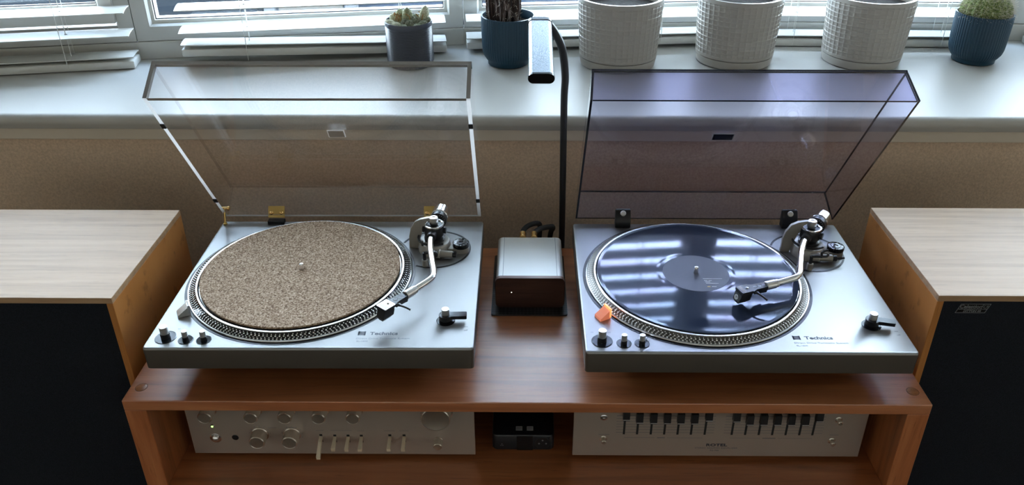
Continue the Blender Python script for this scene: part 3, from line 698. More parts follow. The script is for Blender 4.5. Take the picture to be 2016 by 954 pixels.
    xform(bm, T((pwx, pwy, 0)) @ Rz(0.03 if Lft else -.22)); obj('lever', bm, M['black_gloss'], sw, 30)
    bm = B(); cyl(bm, .0056, ZT + .0105, ZT + .0205, 28, pwx, pwy, .0006); obj('cap', bm, M['satin'], sw, 40)
    # strobe light window: a wedge shaped lens
    bm = B(); w_ = .0078
    loft(bm, [[(-w_, -.0090, 0), (w_, -.0090, 0), (w_, .0085, 0), (-w_, .0085, 0)], [(-w_, -.0085, .0035), (w_, -.0085, .0035), (w_, .0085, .0150), (-w_, .0085, .0150)]])
    xform(bm, T((-.1945, .0785, ZT + .0004)) @ Rz(math.radians(-62)) @ Rz(PI * 0)); sl_ = obj('strobe_light', bm, M['satin'] if Lft else M['orange_clear'], root, label='mirrored wedge lens' if Lft else 'glowing orange wedge lens')
    bm = B(); box(bm, (-w_ - .0004, .0060, .0020), (w_ + .0004, .0092, .0165), .0006); xform(bm, T((-.1945, .0785, ZT + .0004)) @ Rz(math.radians(-62))); obj('lens', bm, M['chrome'] if Lft else M['orange'], sl_)
    bm = B(); box(bm, (-w_ * .55, -.0062, .0052), (w_ * .55, .0015, .0113), 0)
    bm.free()
    # ---- tonearm mounting
    z0 = ZT
    bm = B(); lathe(bm, [(.0262, z0 + .0002), (.0262, z0 + .004), (.0245, z0 + .0160), (.0235, z0 + .0175), (.012, z0 + .0178)], 48, ax, ay - .001)
    arm_base = obj('arm_base', bm, M['armgrey'], root, 40)
    bm = B(); loft(bm, [[(x, y, z) for x, y in inset_rr(ax + .005, .2045, ay - .016, ay + .006, .0095, i)] for z, i in ((z0 + .0003, 0), (z0 + .0085, .0004), (z0 + .0095, .0014))]); obj('lug', bm, M['armgrey'], arm_base, 40)
    dx, dy = .1915, ay - .0055
    bm = B(); lathe(bm, [(.0132, z0 + .0097), (.0136, z0 + .0115), (.0134, z0 + .0158), (.0122, z0 + .0166), (.0118, z0 + .0160), (.0075, z0 + .0162), (.0070, z0 + .0170), (.0035, z0 + .0170), (.0030, z0 + .0160)], 40, dx, dy); di = obj('antiskate_dial', bm, M['black_gloss'], root, 35)
    bm = B()
    for k in range(12):
        a = 2 * PI * k / 12; prism(bm, [(dx + r * math.cos(a + o_), dy + r * math.sin(a + o_)) for r, o_ in ((.0092, -.05), (.0112, -.04), (.0112, .04), (.0092, .05))], z0 + .0160, z0 + .0164)
    obj('dial_marks', bm, M['armgrey'], di)
    bm = B(); cylax(bm, (.157, .2300, z0 + .0080), (.1795, .2275, z0 + .0080), .0058, 20, .0008); cylax(bm, (.146, .2330, z0 + .0080), (.160, .2300, z0 + .0080), .0075, 20, .001); cue = obj('cue_housing', bm, M['armgrey'], root, 40)
    bm = B(); cylax(bm, (.1795, .2275, z0 + .0080), (.1860, .2268, z0 + .0080), .0048, 16, .0006); tube(bm, [(.186, .2268, z0 + .0080), (.1900, .2262, z0 + .0085), (.1975, .2255, z0 + .0100)] if not Lft else [(.183, .2240, z0 + .0080), (.184, .2250, z0 + .0135), (.1845, .2262, z0 + .0150)], [.0012, .0022, .0016], 8); obj('cue_lever', bm, M['black'], cue, 40)
    # arm lift: curved black bar in front of the pivot
    bm = B(); pts = [(ax + .0262 * math.cos(math.radians(a)), ay - .002 + .0250 * math.sin(math.radians(a)), z0 + .0235) for a in range(165, 306, 10)]
    tube(bm, pts, .0019, 8); tube(bm, [(ax - .018, ay - .016, z0 + .0165), (ax - .018, ay - .016, z0 + .0235)], .0022, 8); obj('arm_lift', bm, M['black'], root, 60)
    # arm rest post with clip
    rx, ry = .1375, .2065
    bm = B(); cyl(bm, .0046, z0 + .0002, z0 + .012, 20, rx, ry, .0006); po = obj('arm_rest', bm, M['armgrey'], root, 40)
    bm = B(); cyl(bm, .0026, z0 + .012, z0 + .0245, 14, rx, ry); tube(bm, spline([(rx, ry, z0 + .0240), (rx + .008, ry - .001, z0 + .0250), (rx + .0155, ry - .0035, z0 + .0260)], 4), .0024, 8)
    if Lft:
        q = Vector((.1553, .1925, z0 + .0305)); tube(bm, spline([(q.x - .004, q.y + .006, z0 + .0262), (q.x - .002, q.y, z0 + .0255), (q.x + .002, q.y, z0 + .0256)], 4), .0024, 8)
        cylax(bm, q + Vector((-.0004, .0032, 0)), q + Vector((.0004, -.0032, 0)), .0052, 18, .0006)
    else:
        q = Vector((rx + .0185, ry - .003, z0 + .0305)); tube(bm, spline([q + Vector((-.004, 0, -.004)), q + Vector((-.005, 0, .002)), q + Vector((-.0015, 0, .0055)), q + Vector((.004, .001, .0060))], 4), .0020, 8); tube(bm, spline([q + Vector((-.003, 0, -.0045)), q + Vector((.004, 0, -.004)), q + Vector((.0055, .001, 0))], 4), .0020, 8)
    obj('arm_clip', bm, M['black'], po, 50)
    # gimbal arch
    bm = B()
    outer = [(-.0420, .0), (-.0412, .022), (-.0380, .036), (-.0310, .0485), (-.0210, .0540), (-.0090, .0568), (.0030, .0572)]
    inner = [(.0030, .0542), (-.0060, .0530), (-.0120, .0490), (-.0160, .040), (-.0200, .030), (-.0245, .015), (-.0275, .0)]
    poly = outer + inner
    loft(bm, [[(x, -.0028, z) for x, z in poly], [(x, .0028, z) for x, z in poly]]); bmesh.ops.recalc_face_normals(bm, faces=bm.faces)
    xform(bm, T((ax, ay + .003, z0 + .0002)) @ Rz(math.radians(-4))); obj('gimbal_arch', bm, M['armgrey'], root, 50)
    bm = B(); cyl(bm, .0062, z0 + .0002, z0 + .0022, 20, ax - .036, ay + .0075, .0005); obj('arch_foot', bm, M['armgrey'], root, 40)
    # pivot housing and cap
    bm = B(); lathe(bm, [(.0150, z0 + .0178), (.0165, z0 + .0195), (.0165, z0 + .0240), (.0120, z0 + .0265), (.0115, z0 + .0300)], 36, ax, ay); obj('arm_turret', bm, M['black'], root, 40)
    bm = B(); lathe(bm, [(.0068, z0 + .0480), (.0072, z0 + .0488), (.0070, z0 + .0580), (.0060, z0 + .0592), (.0034, z0 + .0592), (.0030, z0 + .0582)], 28, ax, ay); obj('pivot_cap', bm, M['satin'], root, 35)
    # ---- tonearm itself (arm frame: -Y towards the headshell, origin at the pivot)
    th = math.radians(5.2) if Lft else math.radians(-23.6)
    zb = z0 + .0365
    pts = [(-.0025, -.012, 0), (-.0058, -.032, -.0004), (-.0056, -.060, -.0012), (-.0025, -.096, -.0022), (-.0003, -.121, -.0028), (-.0022, -.1330, -.0031), (-.0080, -.1420, -.0034), (-.020, -.1545, -.0040), (-.0335, -.1680, -.0047)]
    bm = B(); tube(bm, spline(pts, 6), .0049, 16)
    ta = obj('tonearm', bm, M['chrome'], root, 60); ta.location = (ax, ay, zb); ta.rotation_euler = (0, 0, th)
    RA = Rz(math.radians(-11.5))
    bm = B(); lathe(bm, [(.0150, -.0085), (.0158, -.0070), (.0158, .0080), (.0150, .0095)], 40); cylax(bm, (.0150, 0, 0), (.0198, 0, 0), .0055, 18, .0008); cylax(bm, (0, -.014, 0), (0, -.0265, -.0002), .0075, 20, .001); cylax(bm, (-.0150, 0, 0), (-.0190, 0, 0), .0055, 18, .0008); xform(bm, RA); obj('bearing_housing', bm, M['black'], ta, 40)
    bm = B(); lathe(bm, [(.0128, .0088), (.0158, .0088), (.0162, .0100), (.0158, .0114), (.0138, .0116), (.0128, .0104)], 40, caps=(False, False)); obj('bearing_ring', bm, M['chrome'], ta, 50)
    bm = B(); cylax(bm, (0, .014, .0), (0, .062, .0), .0048, 16); xform(bm, RA); obj('rear_stub', bm, M['black'], ta, 50)
    tl = Rx(math.radians(5))
    bm = B(); cylax(bm, (0, .0245, 0), (0, .0365, 0), .0138, 36, .001); cylax(bm, (0, .0235, 0), (0, .0246, 0), .0125, 36); xform(bm, RA @ T((0, .0035, 0))); cw0 = obj('weight_dial', bm, M['black'], ta, 40)
    bm = B()
    for k in range(20):
        a = 2 * PI * k / 20; p = Vector((math.cos(a) * .0105, .0233, math.sin(a) * .0105)); q2 = Vector((math.cos(a) * .0122, .0233, math.sin(a) * .0122)); tube(bm, [p, q2], .00035, 4)
    xform(bm, RA @ T((0, .0035, 0))); obj('scale_marks', bm, M['print'], ta, kind='stuff')
    bm = B(); cylax(bm, (0, .0365, 0), (0, .0385, 0), .0122, 36); cylax(bm, (0, .0385, 0), (0, .0600, 0), .0138, 40, .0012); xform(bm, RA @ T((0, .0035, 0))); obj('counterweight', bm, M['chrome'], ta, 35)
    # headshell (frame turned 45 degrees)
    hd_ = Matrix.Translation((-.0335, -.1680, -.0047)) @ Rz(math.radians(-45))
    bm = B(); cylax(bm, (0, .006, 0), (0, -.0105, 0), .0066, 24, .0008); cylax(bm, (0, .0105, 0), (0, .006, 0), .0058, 20, .0006); xform(bm, hd_); obj('collar', bm, M['satin'], ta, 40)
    bm = B(); zt_ = .0030
    prism(bm, [(-.0060, -.0105), (.0060, -.0105), (.0068, -.030), (.0092, -.036), (.0092, -.0555), (-.0092, -.0555), (-.0092, -.036), (-.0068, -.030)][::-1], zt_ - .0036, zt_)
    loft(bm, [[(-.0045, -.0105, zt_ - .0110), (.0045, -.0105, zt_ - .0110), (.0045, -.022, zt_ - .0100), (-.0045, -.022, zt_ - .0100)], [(-.0060, -.0105, zt_ - .0035), (.0060, -.0105, zt_ - .0035), (.0060, -.027, zt_ - .0035), (-.0060, -.027, zt_ - .0035)]])
    bmesh.ops.recalc_face_normals(bm, faces=bm.faces); xform(bm, hd_); obj('headshell', bm, M['black'], ta, 30)
    bm = B()
    for y, r_ in ((-.0150, .0030), (-.0218, .0030), (-.0286, .0031)):
        lathe(bm, [(r_, zt_ + .0001), (r_ - .0004, zt_ + .0002), (r_ - .0006, zt_ + .00005)], 20, 0, y)
    xform(bm, hd_); obj('headshell_holes', bm, M['black_gloss'], ta, 30)
    bm = B()
    prism(bm, rrect(-.0094, .0094, -.0558, -.0370, .0010, 3), zt_, zt_ + .0009)
    xform(bm, hd_); obj('headshell_plate', bm, M['satin'] if Lft else M['black'], ta, label='silver top plate' if Lft else None)
    bm = B()
    for k in range(9): prism(bm, [(-.0078 + k * .00175, -.0535), (-.0070 + k * .00175, -.0535), (-.0070 + k * .00175, -.0480), (-.0078 + k * .00175, -.0480)], zt_ + .0009, zt_ + .0011)
    xform(bm, hd_); obj('plate_slots', bm, M['black_gloss'] if Lft else M['armgrey'], ta, kind='stuff')
    bm = B(); lathe(bm, [(.0019, zt_ + .0009), (.0019, zt_ + .0019), (.0012, zt_ + .0024)], 16, 0, -.0425); xform(bm, hd_); obj('screw', bm, M['chrome'], ta, 40)
    bm = B(); tube(bm, spline([(.0070, -.0330, -.001), (.0120, -.0315, -.0004), (.0200, -.0290, -.0012), (.0270, -.0262, -.0036)], 5), [.0016] * 6 + [.0013] * 9 + [.0018], 8)
    box(bm, (.0060, -.0365, -.0018), (.0105, -.0300, .0008), .0005); xform(bm, hd_); obj('finger_lift', bm, M['black'], ta, 50)
    bm = B(); zc = -.0178 if not Lft else -.0175
    loft(bm, [[(-.0078, -.0560, -.0010), (.0078, -.0560, -.0010), (.0078, -.0385, -.0010), (-.0078, -.0385, -.0010)], [(-.0078, -.0565, -.0050), (.0078, -.0565, -.0050), (.0078, -.0385, -.0050), (-.0078, -.0385, -.0050)], [(-.0070, -.0590, -.0125), (.0070, -.0590, -.0125), (.0070, -.0400, -.0125), (-.0070, -.0400, -.0125)], [(-.0040, -.0580, -.0165), (.0040, -.0580, -.0165), (.0040, -.0440, -.0165), (-.0040, -.0440, -.0165)]][::-1])
    bmesh.ops.recalc_face_normals(bm, faces=bm.faces); xform(bm, hd_); obj('cartridge', bm, M['black'], ta, 30)
    if not Lft:
        bm = B(); mt_ = B()
        t = B(); lathe(t, [(.0038, 0), (.0038, .0003), (.0031, .0003), (.0031, 0)], 28, caps=(False, False)); merge(bm, t)
        t = textbm('G', .0062, 1, .0001, 'CENTER'); merge(bm, t, T((0, -.0021, .0002)))
        xform(bm, T((-.0018, -.0577, -.0084)) @ Rx(math.radians(90 - 17))); xform(bm, hd_); obj('cartridge_emblem', bm, M['satin'], ta)
    bm = B(); tube(bm, [(0, -.0500, -.0160), (0, -.0530, -.0205 if Lft else -.0208)], [.0006, .0003], 6); xform(bm, hd_); obj('stylus', bm, M['satin'], ta)
    # ---- dust cover
    al = .9802 if Lft else .984; lw = .4395 / 2; ll = .3463; lh = .0618 if Lft else .0542; tk = .0055 if Lft else .0032
    hy, hz = .3485, .0963
    ev = Vector((0, -math.cos(al), math.sin(al))); ew = Vector((0, math.sin(al), math.cos(al)))
    mx = Matrix(((1, 0, 0, 0), (0, ev.y, ew.y, hy), (0, ev.z, ew.z, hz), (0, 0, 0, 1)))
    dr = 0 if Lft else .0042            # draft of the moulded smoked lid
    face, edge = (M['clear'], M['clear_edge']) if Lft else (M['smoke'], M['smoke_edge'])
    def plate(name, pts8, par, thin):    # pts8: 8 corners, lo/hi; thin: axis of thickness
        b2 = B(); vv = [b2.verts.new(p) for p in pts8]
        for q, axq in (((0, 1, 3, 2), 0), ((4, 6, 7, 5), 0), ((0, 4, 5, 1), 1), ((2, 3, 7, 6), 1), ((0, 2, 6, 4), 2), ((1, 5, 7, 3), 2)):
            f = b2.faces.new([vv[i] for i in q]); f.material_index = 0 if axq == thin else 1
            if Lft and axq != thin:
                cw = sum(v.co.z for v in f.verts) / 4; cv = sum(v.co.y for v in f.verts) / 4
                f.material_index = 1 if cw < .0001 and cv < ll - tk * .7 else (3 if cv > ll - tk * .7 else 2)
        xform(b2, mx); bmesh.ops.recalc_face_normals(b2, faces=b2.faces)
        return obj(name, b2, [face, edge, M['clear_joint'] if Lft else edge, M['clear_edge_dark'] if Lft else edge], par)
    def bx8(lo, hi): return [(x, y, z) for x in (lo[0], hi[0]) for y in (lo[1], hi[1]) for z in (lo[2], hi[2])]
    g_ = .0002
    p8 = bx8((-lw + dr, 0 + dr * .3, lh - tk), (lw - dr, ll - dr, lh)); top = plate('dust_cover', p8, root, 2)
    top['label'] = 'clear acrylic lid standing open' if Lft else 'smoked acrylic lid standing open'
    def wall(name, lo, hi, thin, s=None):
        p = [list(v) for v in bx8(lo, hi)]
        if dr:
            for v in p:
                if v[2] > lh * .5:
                    if thin == 0: v[0] -= s * dr; v[1] = min(max(v[1], dr * .3), ll - dr)
                    else: v[0] *= (lw - dr) / lw; v[1] -= dr if s > 0 else -dr * .3
        plate(name, p, top, thin)
    wall('side_wall', (-lw, 0, 0), (-lw + tk, ll, lh - tk - g_), 0, -1); wall('side_wall', (lw - tk, 0, 0), (lw, ll, lh - tk - g_), 0, 1)
    wall('front_wall', (-lw + tk + g_, ll - tk, 0), (lw - tk - g_, ll, lh - tk - g_), 1, 1); wall('rear_wall', (-lw + tk + g_, 0, 0), (lw - tk - g_, tk, lh - tk - g_), 1, -1)
    # rectangular plaque on the lid panel
    bm = B(); u0, u1, v0, v1 = (-.0130, .0134, .164, .183) if Lft else (-.0177, .0149, .171, .188); wz = lh - tk
    box(bm, (u0, v0, wz - .0012), (u1, v1, wz - .0002), 0)
    xform(bm, mx); obj('plaque_rim', bm, M['clear_edge'] if Lft else M['badge_line'], top)
    bm = B(); box(bm, (u0 + .0012, v0 + .0012, wz - .0016), (u1 - .0012, v1 - .0012, wz - .0012), 0); xform(bm, mx); obj('plaque', bm, M['plaque_grey'] if Lft else M['smoke_edge'], top)
    if Lft:
        for s in (-1, 1):
            for v in (.058, .280):
                bm = B(); x0, x1 = sorted((s * (lw + .0002), s * (lw - tk - .0006))); box(bm, (x0, v - .005, -.0022), (x1, v + .005, -.0002), .0005); xform(bm, mx); obj('bumper', bm, M['black_matte'], top)
        for hx in (-.1303, .1360):
            bm = B(); box(bm, (hx - .0140, .004, -.0010), (hx + .0140, .024, .0002), .0003)
            xform(bm, Matrix.Identity(4)); bm2 = bm
            xform(bm2, T((0, hy - .0060, hz - .004)) @ Rx(math.radians(62))); hg = obj('hinge', bm2, M['brass'], root, label='brass hinge plate with two dome bolts')
            for dx_ in (-.0085, .0085):
                bm = B(); dome(bm, (hx + dx_, .012, .0002), .0036, 16, .003); xform(bm, T((0, hy - .0060, hz - .004)) @ Rx(math.radians(62))); obj('bolt', bm, M['gold'], hg, 60)
            bm = B(); box(bm, (hx - .0140, hy - .012, ZT + .0003), (hx + .0140, hy - .0005, hz - .0035), .0008); obj('block', bm, M['black'], hg)
        # brass prop at the left rear corner
        a = Vector((-.2165, .336, ZT + .0020)); b = Vector((-.2162, .3440, hz + .018))
        bm = B(); cylax(bm, a, b, .0020, 12); pr2 = obj('prop_rod', bm, M['brass'], root, 50)
        bm = B(); cylax(bm, b + Vector((-.008, 0, 0)), b + Vector((.007, 0, 0)), .0026, 14, .0005); dome(bm, (0, 0, 0), .0001); cylax(bm, b + Vector((.005, 0, 0)), b + Vector((.009, 0, 0)), .0040, 16, .001); obj('thumb_screw', bm, M['gold'], pr2, 50)
        bm = B(); cyl(bm, .0034, ZT + .0002, ZT + .0040, 16, a.x, a.y, .0005); obj('rod_foot', bm, M['brass'], pr2, 40)
    else:
        for hx in (-.1400, .1420):
            bm = B(); prf = [(.0, .0003), (.0, .0130), (.0060, .0240), (.0105, .0300), (.0150, .0300), (.0150, .0003)]
            loft(bm, [[(hx - .0128, hy - .0150 + y, ZT + z) for y, z in prf], [(hx + .0128, hy - .0150 + y, ZT + z) for y, z in prf]]); bmesh.ops.recalc_face_normals(bm, faces=bm.faces)
            bmesh.ops.bevel(bm, geom=bm.edges[:], offset=.0008, segments=2, affect='EDGES'); hg = obj('hinge', bm, M['black'], root, 30, label='black hinge block with a round screw')
            bm = B(); cylax(bm, (hx, hy - .0085, ZT + .0250), (hx, hy - .0110, ZT + .0268), .0048, 20, .0006); obj('bolt', bm, M['satin'], hg, 40)
    def at(x, y, z): 
        c, s = math.cos(tr), math.sin(tr); return (tx + c * x - s * y, ty + s * x + c * y, z)
    return at, (pcx, pcy)
M['platter_band'] = mat('platter_band_grey', (.10, .095, .088), .3, .5)
M['plaque_grey'] = mat('plaque_grey', (.33, .30, .27), .35)
atL, pcL = turntable('L')
atR, pcR = turntable('R')

# platter mats, cork mat and record: things that lie on the platters
bm = B(); lathe(bm, [(.1488, 0), (.1492, .0004), (.1492, .0024), (.1485, .0030), (.0045, .0030), (.0045, .0001)], 128); o = obj('cork_mat', bm, M['cork'], None, 40); o.location = atL(*pcL, ZT + .0092)
tag(o, 'round speckled brown cork mat lying on the left platter', 'turntable mat')
o.data.transform(T((0, 0, .0003)))
bm = B(); lathe(bm, [(.1480, 0), (.1486, .0003), (.1486, .0018), (.1478, .0024), (.0045, .0024), (.0045, .0001)], 96); o = obj('rubber_mat', bm, M['black_matte'], None, 40); o.location = atL(*pcL, ZT + .0067)
tag(o, 'thin black rubber mat sandwiched under the cork mat', 'turntable mat')
bm = B(); lathe(bm, [(.1480, 0), (.1486, .0003), (.1486, .0018), (.1478, .0024), (.0045, .0024), (.0045, .0001)], 96); o = obj('rubber_mat', bm, M['black_matte'], None, 40); o.location = atR(*pcR, ZT + .0067)
tag(o, 'black rubber mat hidden beneath the vinyl record', 'turntable mat')
rp = atR(*pcR, ZT + .0092)
root = thing('record', 'glossy dark blue vinyl record with grey label on the right platter', 'record', rp)
bm = B(); lathe(bm, [(.1500, .0001), (.1510, .0006), (.1510, .0012), (.1500, .0018), (.1455, .0016), (.0600, .0016), (.0560, .0017), (.0502, .0017), (.0501, .0001)], 160, caps=(False, False)); lathe(bm, [(.1500, .0001), (.0501, .0001)], 160, caps=(False, False)); obj('disc', bm, M['vinyl'], root)
bm = B(); lathe(bm, [(.0500, .0001), (.0500, .0019), (.0037, .0019), (.0037, .0001)], 96, caps=(False, False)); lb = obj('record_label', bm, M['label'], root, 40)
bm = B()
for x0, x1, y in ((.0075, .0365, -.0165), (.0085, .0135, -.0215), (.0150, .0200, -.0215), (.0095, .0170, -.0250), (.0100, .0290, -.0290), (.0170, .0240, -.0375)): box(bm, (x0, y - .0006, .0019), (x1, y + .0006, .0021))
obj('label_print', bm, M['print'], lb)
bm = B(); box(bm, (.0105, -.0385, .0019), (.0150, -.0365, .0021)); obj('label_mark', bm, M['print_yellow'], lb)

# ------------------------------------------------------------------ phono stage on its pad
bm = B(); prism(bm, rrect(-.0615, .0615, 0, .180, .004), .0003, .0030); o = obj('anti_slip_pad', bm, M['carbon']); o.location = (.0050, .2030, 0); tag(o, 'black carbon weave pad under the small white box', 'pad')
root = thing('phono_stage', 'small white box with dark walnut front between the turntables', 'amplifier', (.0057, .2210, .0032))
w_, d_, h_ = .0545, .130, .0560
bm = B(); pr_ = []
for xx, zz in [(x, z) for x, z in rrect(-w_, w_, .0005, h_, .0085, 6)]: pr_.append((xx, zz))
loft(bm, [[(x, .0085, z) for x, z in pr_], [(x, d_, z) for x, z in pr_]]); bmesh.ops.recalc_face_normals(bm, faces=bm.faces)
cs = obj('case', bm, M['phono_white'], root, 30)
for s in (-1, 1):
    bm = B(); box(bm, (s * (w_ - .0110) - .0003, .0095, h_ - .0002), (s * (w_ - .0110) + .0003, d_ - .001, h_ + .0001)); obj('seam', bm, M['ink_soft'], cs)
bm = B(); p2 = rrect(-w_ - .0010, w_ + .0010, .0003, h_ + .0010, .0088, 6)
loft(bm, [[(x, .0005, z) for x, z in rrect(-w_ - .0004, w_ + .0004, .0008, h_ + .0004, .0085, 6)], [(x, .0012, z) for x, z in p2]], (True, False), mi=0)
loft(bm, [[(x, .0012, z) for x, z in p2], [(x, .0083, z) for x, z in p2]], (False, True), mi=1)
bmesh.ops.recalc_face_normals(bm, faces=bm.faces); fp = obj('front_panel', bm, [M['walnut'], M['walnut_edge']], root, 40, label='dark walnut front panel with a pale upper edge')
bm = B(); dome(bm, (0, 0, 0), .0009, 10, .0006); xform(bm, T((-.0295, .0006, .0300)) @ Rx(PI / 2)); obj('power_led', bm, M['led_white'], fp)
bm = B()
for x in (-.04, .04):
    for y in (.02, .11): cyl(bm, .006, -.0001, .0010, 14, x, y)
bm.free()
for k, (x, lab) in enumerate(((-.012, 'gold phono plug on a black cable, left of two behind the white box'), (.0075, 'gold phono plug on a black cable, right of two behind the white box'))):
    root = thing('audio_cable', lab, 'cable', (.0057 + x, .3515, .0032), 0, 'cables plugged in behind the white box')
    bm = B(); cylax(bm, (0, .0003, .0545), (0, .014, .0560), .0058, 20, .0006); obj('plug', bm, M['gold'], root, 40)
    bm = B(); tube(bm, spline([(0, .013, .056), (.005 - .003 * (1 - k), .019 + .004 * (1 - k), .0585), (.014 - .004 * (1 - k), .025 + .009 * (1 - k), .0600), (.028 - .006 * (1 - k), .030 + .012 * (1 - k), .0600), (.034 - .004 * (1 - k), .044 + .010 * (1 - k), .050), (.030, .066, .020), (.0265, .0735, -.06), (.0265, .0735, -.2)], 6), .0046, 12); obj('cord', bm, M['black_matte'], root, 60)
    o = root; o.scale = (1, 1, 1)

# ------------------------------------------------------------------ desk lamp clamped to the cabinet's back edge
root = thing('desk_lamp', 'black gooseneck lamp with brushed metal bar head behind the cabinet', 'lamp', (.0640, .4330, -.12))
def wl(p): return Vector(p) - Vector((.0640, .4330, -.12))
pts = [(.0655, .433, -.11), (.0655, .433, .0), (.0640, .433, .15), (.0625, .434, .28), (.0632, .434, .322), (.0575, .433, .366), (.0470, .431, .392), (.0330, .428, .4115), (.0245, .424, .4145), (.0205, .418, .4140)]
bm = B(); tube(bm, [wl(p) for p in spline(pts, 8)], [.0052 + .0016 * min(1, k / 40) - (.0010 if k > 60 else 0) for k in range(len(spline(pts, 8)))], 14); obj('gooseneck', bm, M['gun'], root, 60)
bm = B(); box(bm, tuple(wl((.046, .4150, -.125))), tuple(wl((.085, .4450, -.095))), .003); box(bm, tuple(wl((.050, .4140, -.095))), tuple(wl((.082, .4210, -.004))), .001); obj('clamp', bm, M['black'], root)
P0, P1 = Vector((.0199, .4215, .4165)), Vector((.0200, .2560, .3800)); dv = P1 - P0; Lh = dv.length
xa = Vector((1, 0, 0)); ya = dv.normalized(); za = xa.cross(ya); hm = Matrix(((xa.x, ya.x, za.x, P0.x - .064), (xa.y, ya.y, za.y, P0.y - .433), (xa.z, ya.z, za.z, P0.z + .12), (0, 0, 0, 1)))
def stad(hw_, hh_, n=8):
    r = hh_; return [(math.cos(t) * r + (hw_ - r) * (1 if math.cos(t) > 0 else -1), math.sin(t) * r) for t in [2 * PI * (k + .5) / (4 * n) for k in range(4 * n)]]
sec = stad(.0186, .0075)
bm = B(); loft(bm, [[(x, y, z) for x, z in sec] for y in (.006, Lh - .004)]); bmesh.ops.recalc_face_normals(bm, faces=bm.faces); xform(bm, hm)
br = mat('brushed_aluminium', (.62, .64, .67), .25, 1); f_ = noise(br, mapped(br, (500, 4, 500)), 3, 3); LK(br, ramp(br, f_, [(.3, (.12, .14, .16)), (.7, (.32, .35, .39))]), bs(br).inputs['Base Color'])
hd_o = obj('lamp_head', bm, br, root, 40)
bm = B(); s2 = stad(.0194, .0083)
loft(bm, [[(x, y, z) for x, z in s2] for y in (Lh - .0045, Lh)]); bmesh.ops.recalc_face_normals(bm, faces=bm.faces); xform(bm, hm); obj('end_cap', bm, M['black_gloss'], hd_o, 40); bm = B(); loft(bm, [[(x, y, z) for x, z in s2] for y in (.0, .0075)]); loft(bm, [[(x * k, y, z * k) for x, z in s2] for y, k in ((-.012, .45), (.0, .98))])
bmesh.ops.recalc_face_normals(bm, faces=bm.faces); xform(bm, hm); obj('neck_cap', bm, M['black_gloss'], hd_o, 40)

# ------------------------------------------------------------------ amplifier (left bay of the cabinet)
YF = .058
def onface(bm, x, z, y=YF, rz=0): xform(bm, T((x, y, z)) @ Rx(PI / 2)); return bm     # build around z axis, then face the viewer
ZB = ZSH + .0088
root = thing('amplifier', 'silver stereo amplifier with round knobs and lever switches in the cabinet', 'amplifier', (-.294, YF, ZSH + .0004))
def rl(bm): xform(bm, T((.294, -YF, -ZSH - .0004))); return bm
bm = B(); box(bm, (-.5105, YF, ZB), (-.0775, YF + .004, -.0215), .0006); fpl = obj('faceplate', rl(bm), M['panel'], root)
bm = B(); box(bm, (-.500, YF + .0041, ZB + .004), (-.088, YF + .28, -.026), .001); obj('chassis', rl(bm), M['black'], root)
for x in (-.47, -.118):
    for y in (YF + .03, YF + .24): bm = B(); cyl(bm, .012, ZSH + .0004, ZB + .005, 16, x, y, .0008); obj('foot', rl(bm), M['black_matte'], root)
def fknob(x, z, r, l, mt, par, rr, name='knob', base=None, pointer=True):
    bm = B()
    lathe(bm, [(r * 1.12, 0), (r * 1.14, .0012), (r * 1.02, .0022), (r, .0030), (r, l - .0012), (r - .0010, l), (r * .9, l), (r * .86, l - .0003), (.0003, l - .0003)], 40)
    ko = obj(name, rr(onface(bm, x, z)), mt, par, 30)
    bm = B(); nk = 40
    for k in range(nk):
        a = 2 * PI * k / nk; tube(bm, [(r * math.cos(a), r * math.sin(a), .0034), (r * math.cos(a), r * math.sin(a), l - .0014)], .00035, 4)
    if pointer: box(bm, (-.0004, r * .45, l - .0003), (.0004, r * .86, l + .0001))
    obj('knurling', rr(onface(bm, x, z)), mt, ko, kind='stuff'); return ko
for x in (-.4735, -.4055, -.3557, -.3058, -.2550): fknob(x, -.0675, .0104, .020, M['knob'], root, rl)
fknob(-.1332, -.0682, .0215, .020, M['knob'], root, rl, 'volume_knob')
for x in (-.4040, -.3550): fknob(x, -.1165, .0116, .0195, M['knob'], root, rl)
fknob(-.1334, -.1275, .0065, .0150, M['knob'], root, rl, 'balance_knob')
bm = B(); lathe(bm, [(.0026, 0), (.0030, .001), (.0022, .0022), (.0018, .0022)], 18); dome(bm, (0, 0, .0015), .0018, 12, .0018, mi=1); obj('power_led', rl(onface(bm, -.4735, -.1000)), [M['knob'], M['led']], root, 50, label='lit green indicator')
bm = B(); lathe(bm, [(.0085, 0), (.0088, .0006), (.0078, .0010)], 28); lathe(bm, [(.0050, .0010), (.0055, .004), (.0030, .0055)], 20, mi=0); obj('headphone_socket', rl(onface(bm, -.4730, -.1248)), M['chrome'], root, 40)
bm = B(); lathe(bm, [(.0046, 0), (.0052, .0005), (.0044, .0008), (.0040, .0002)], 24); obj('socket', rl(onface(bm, -.4430, -.1235)), M['black_gloss'], root, 40)
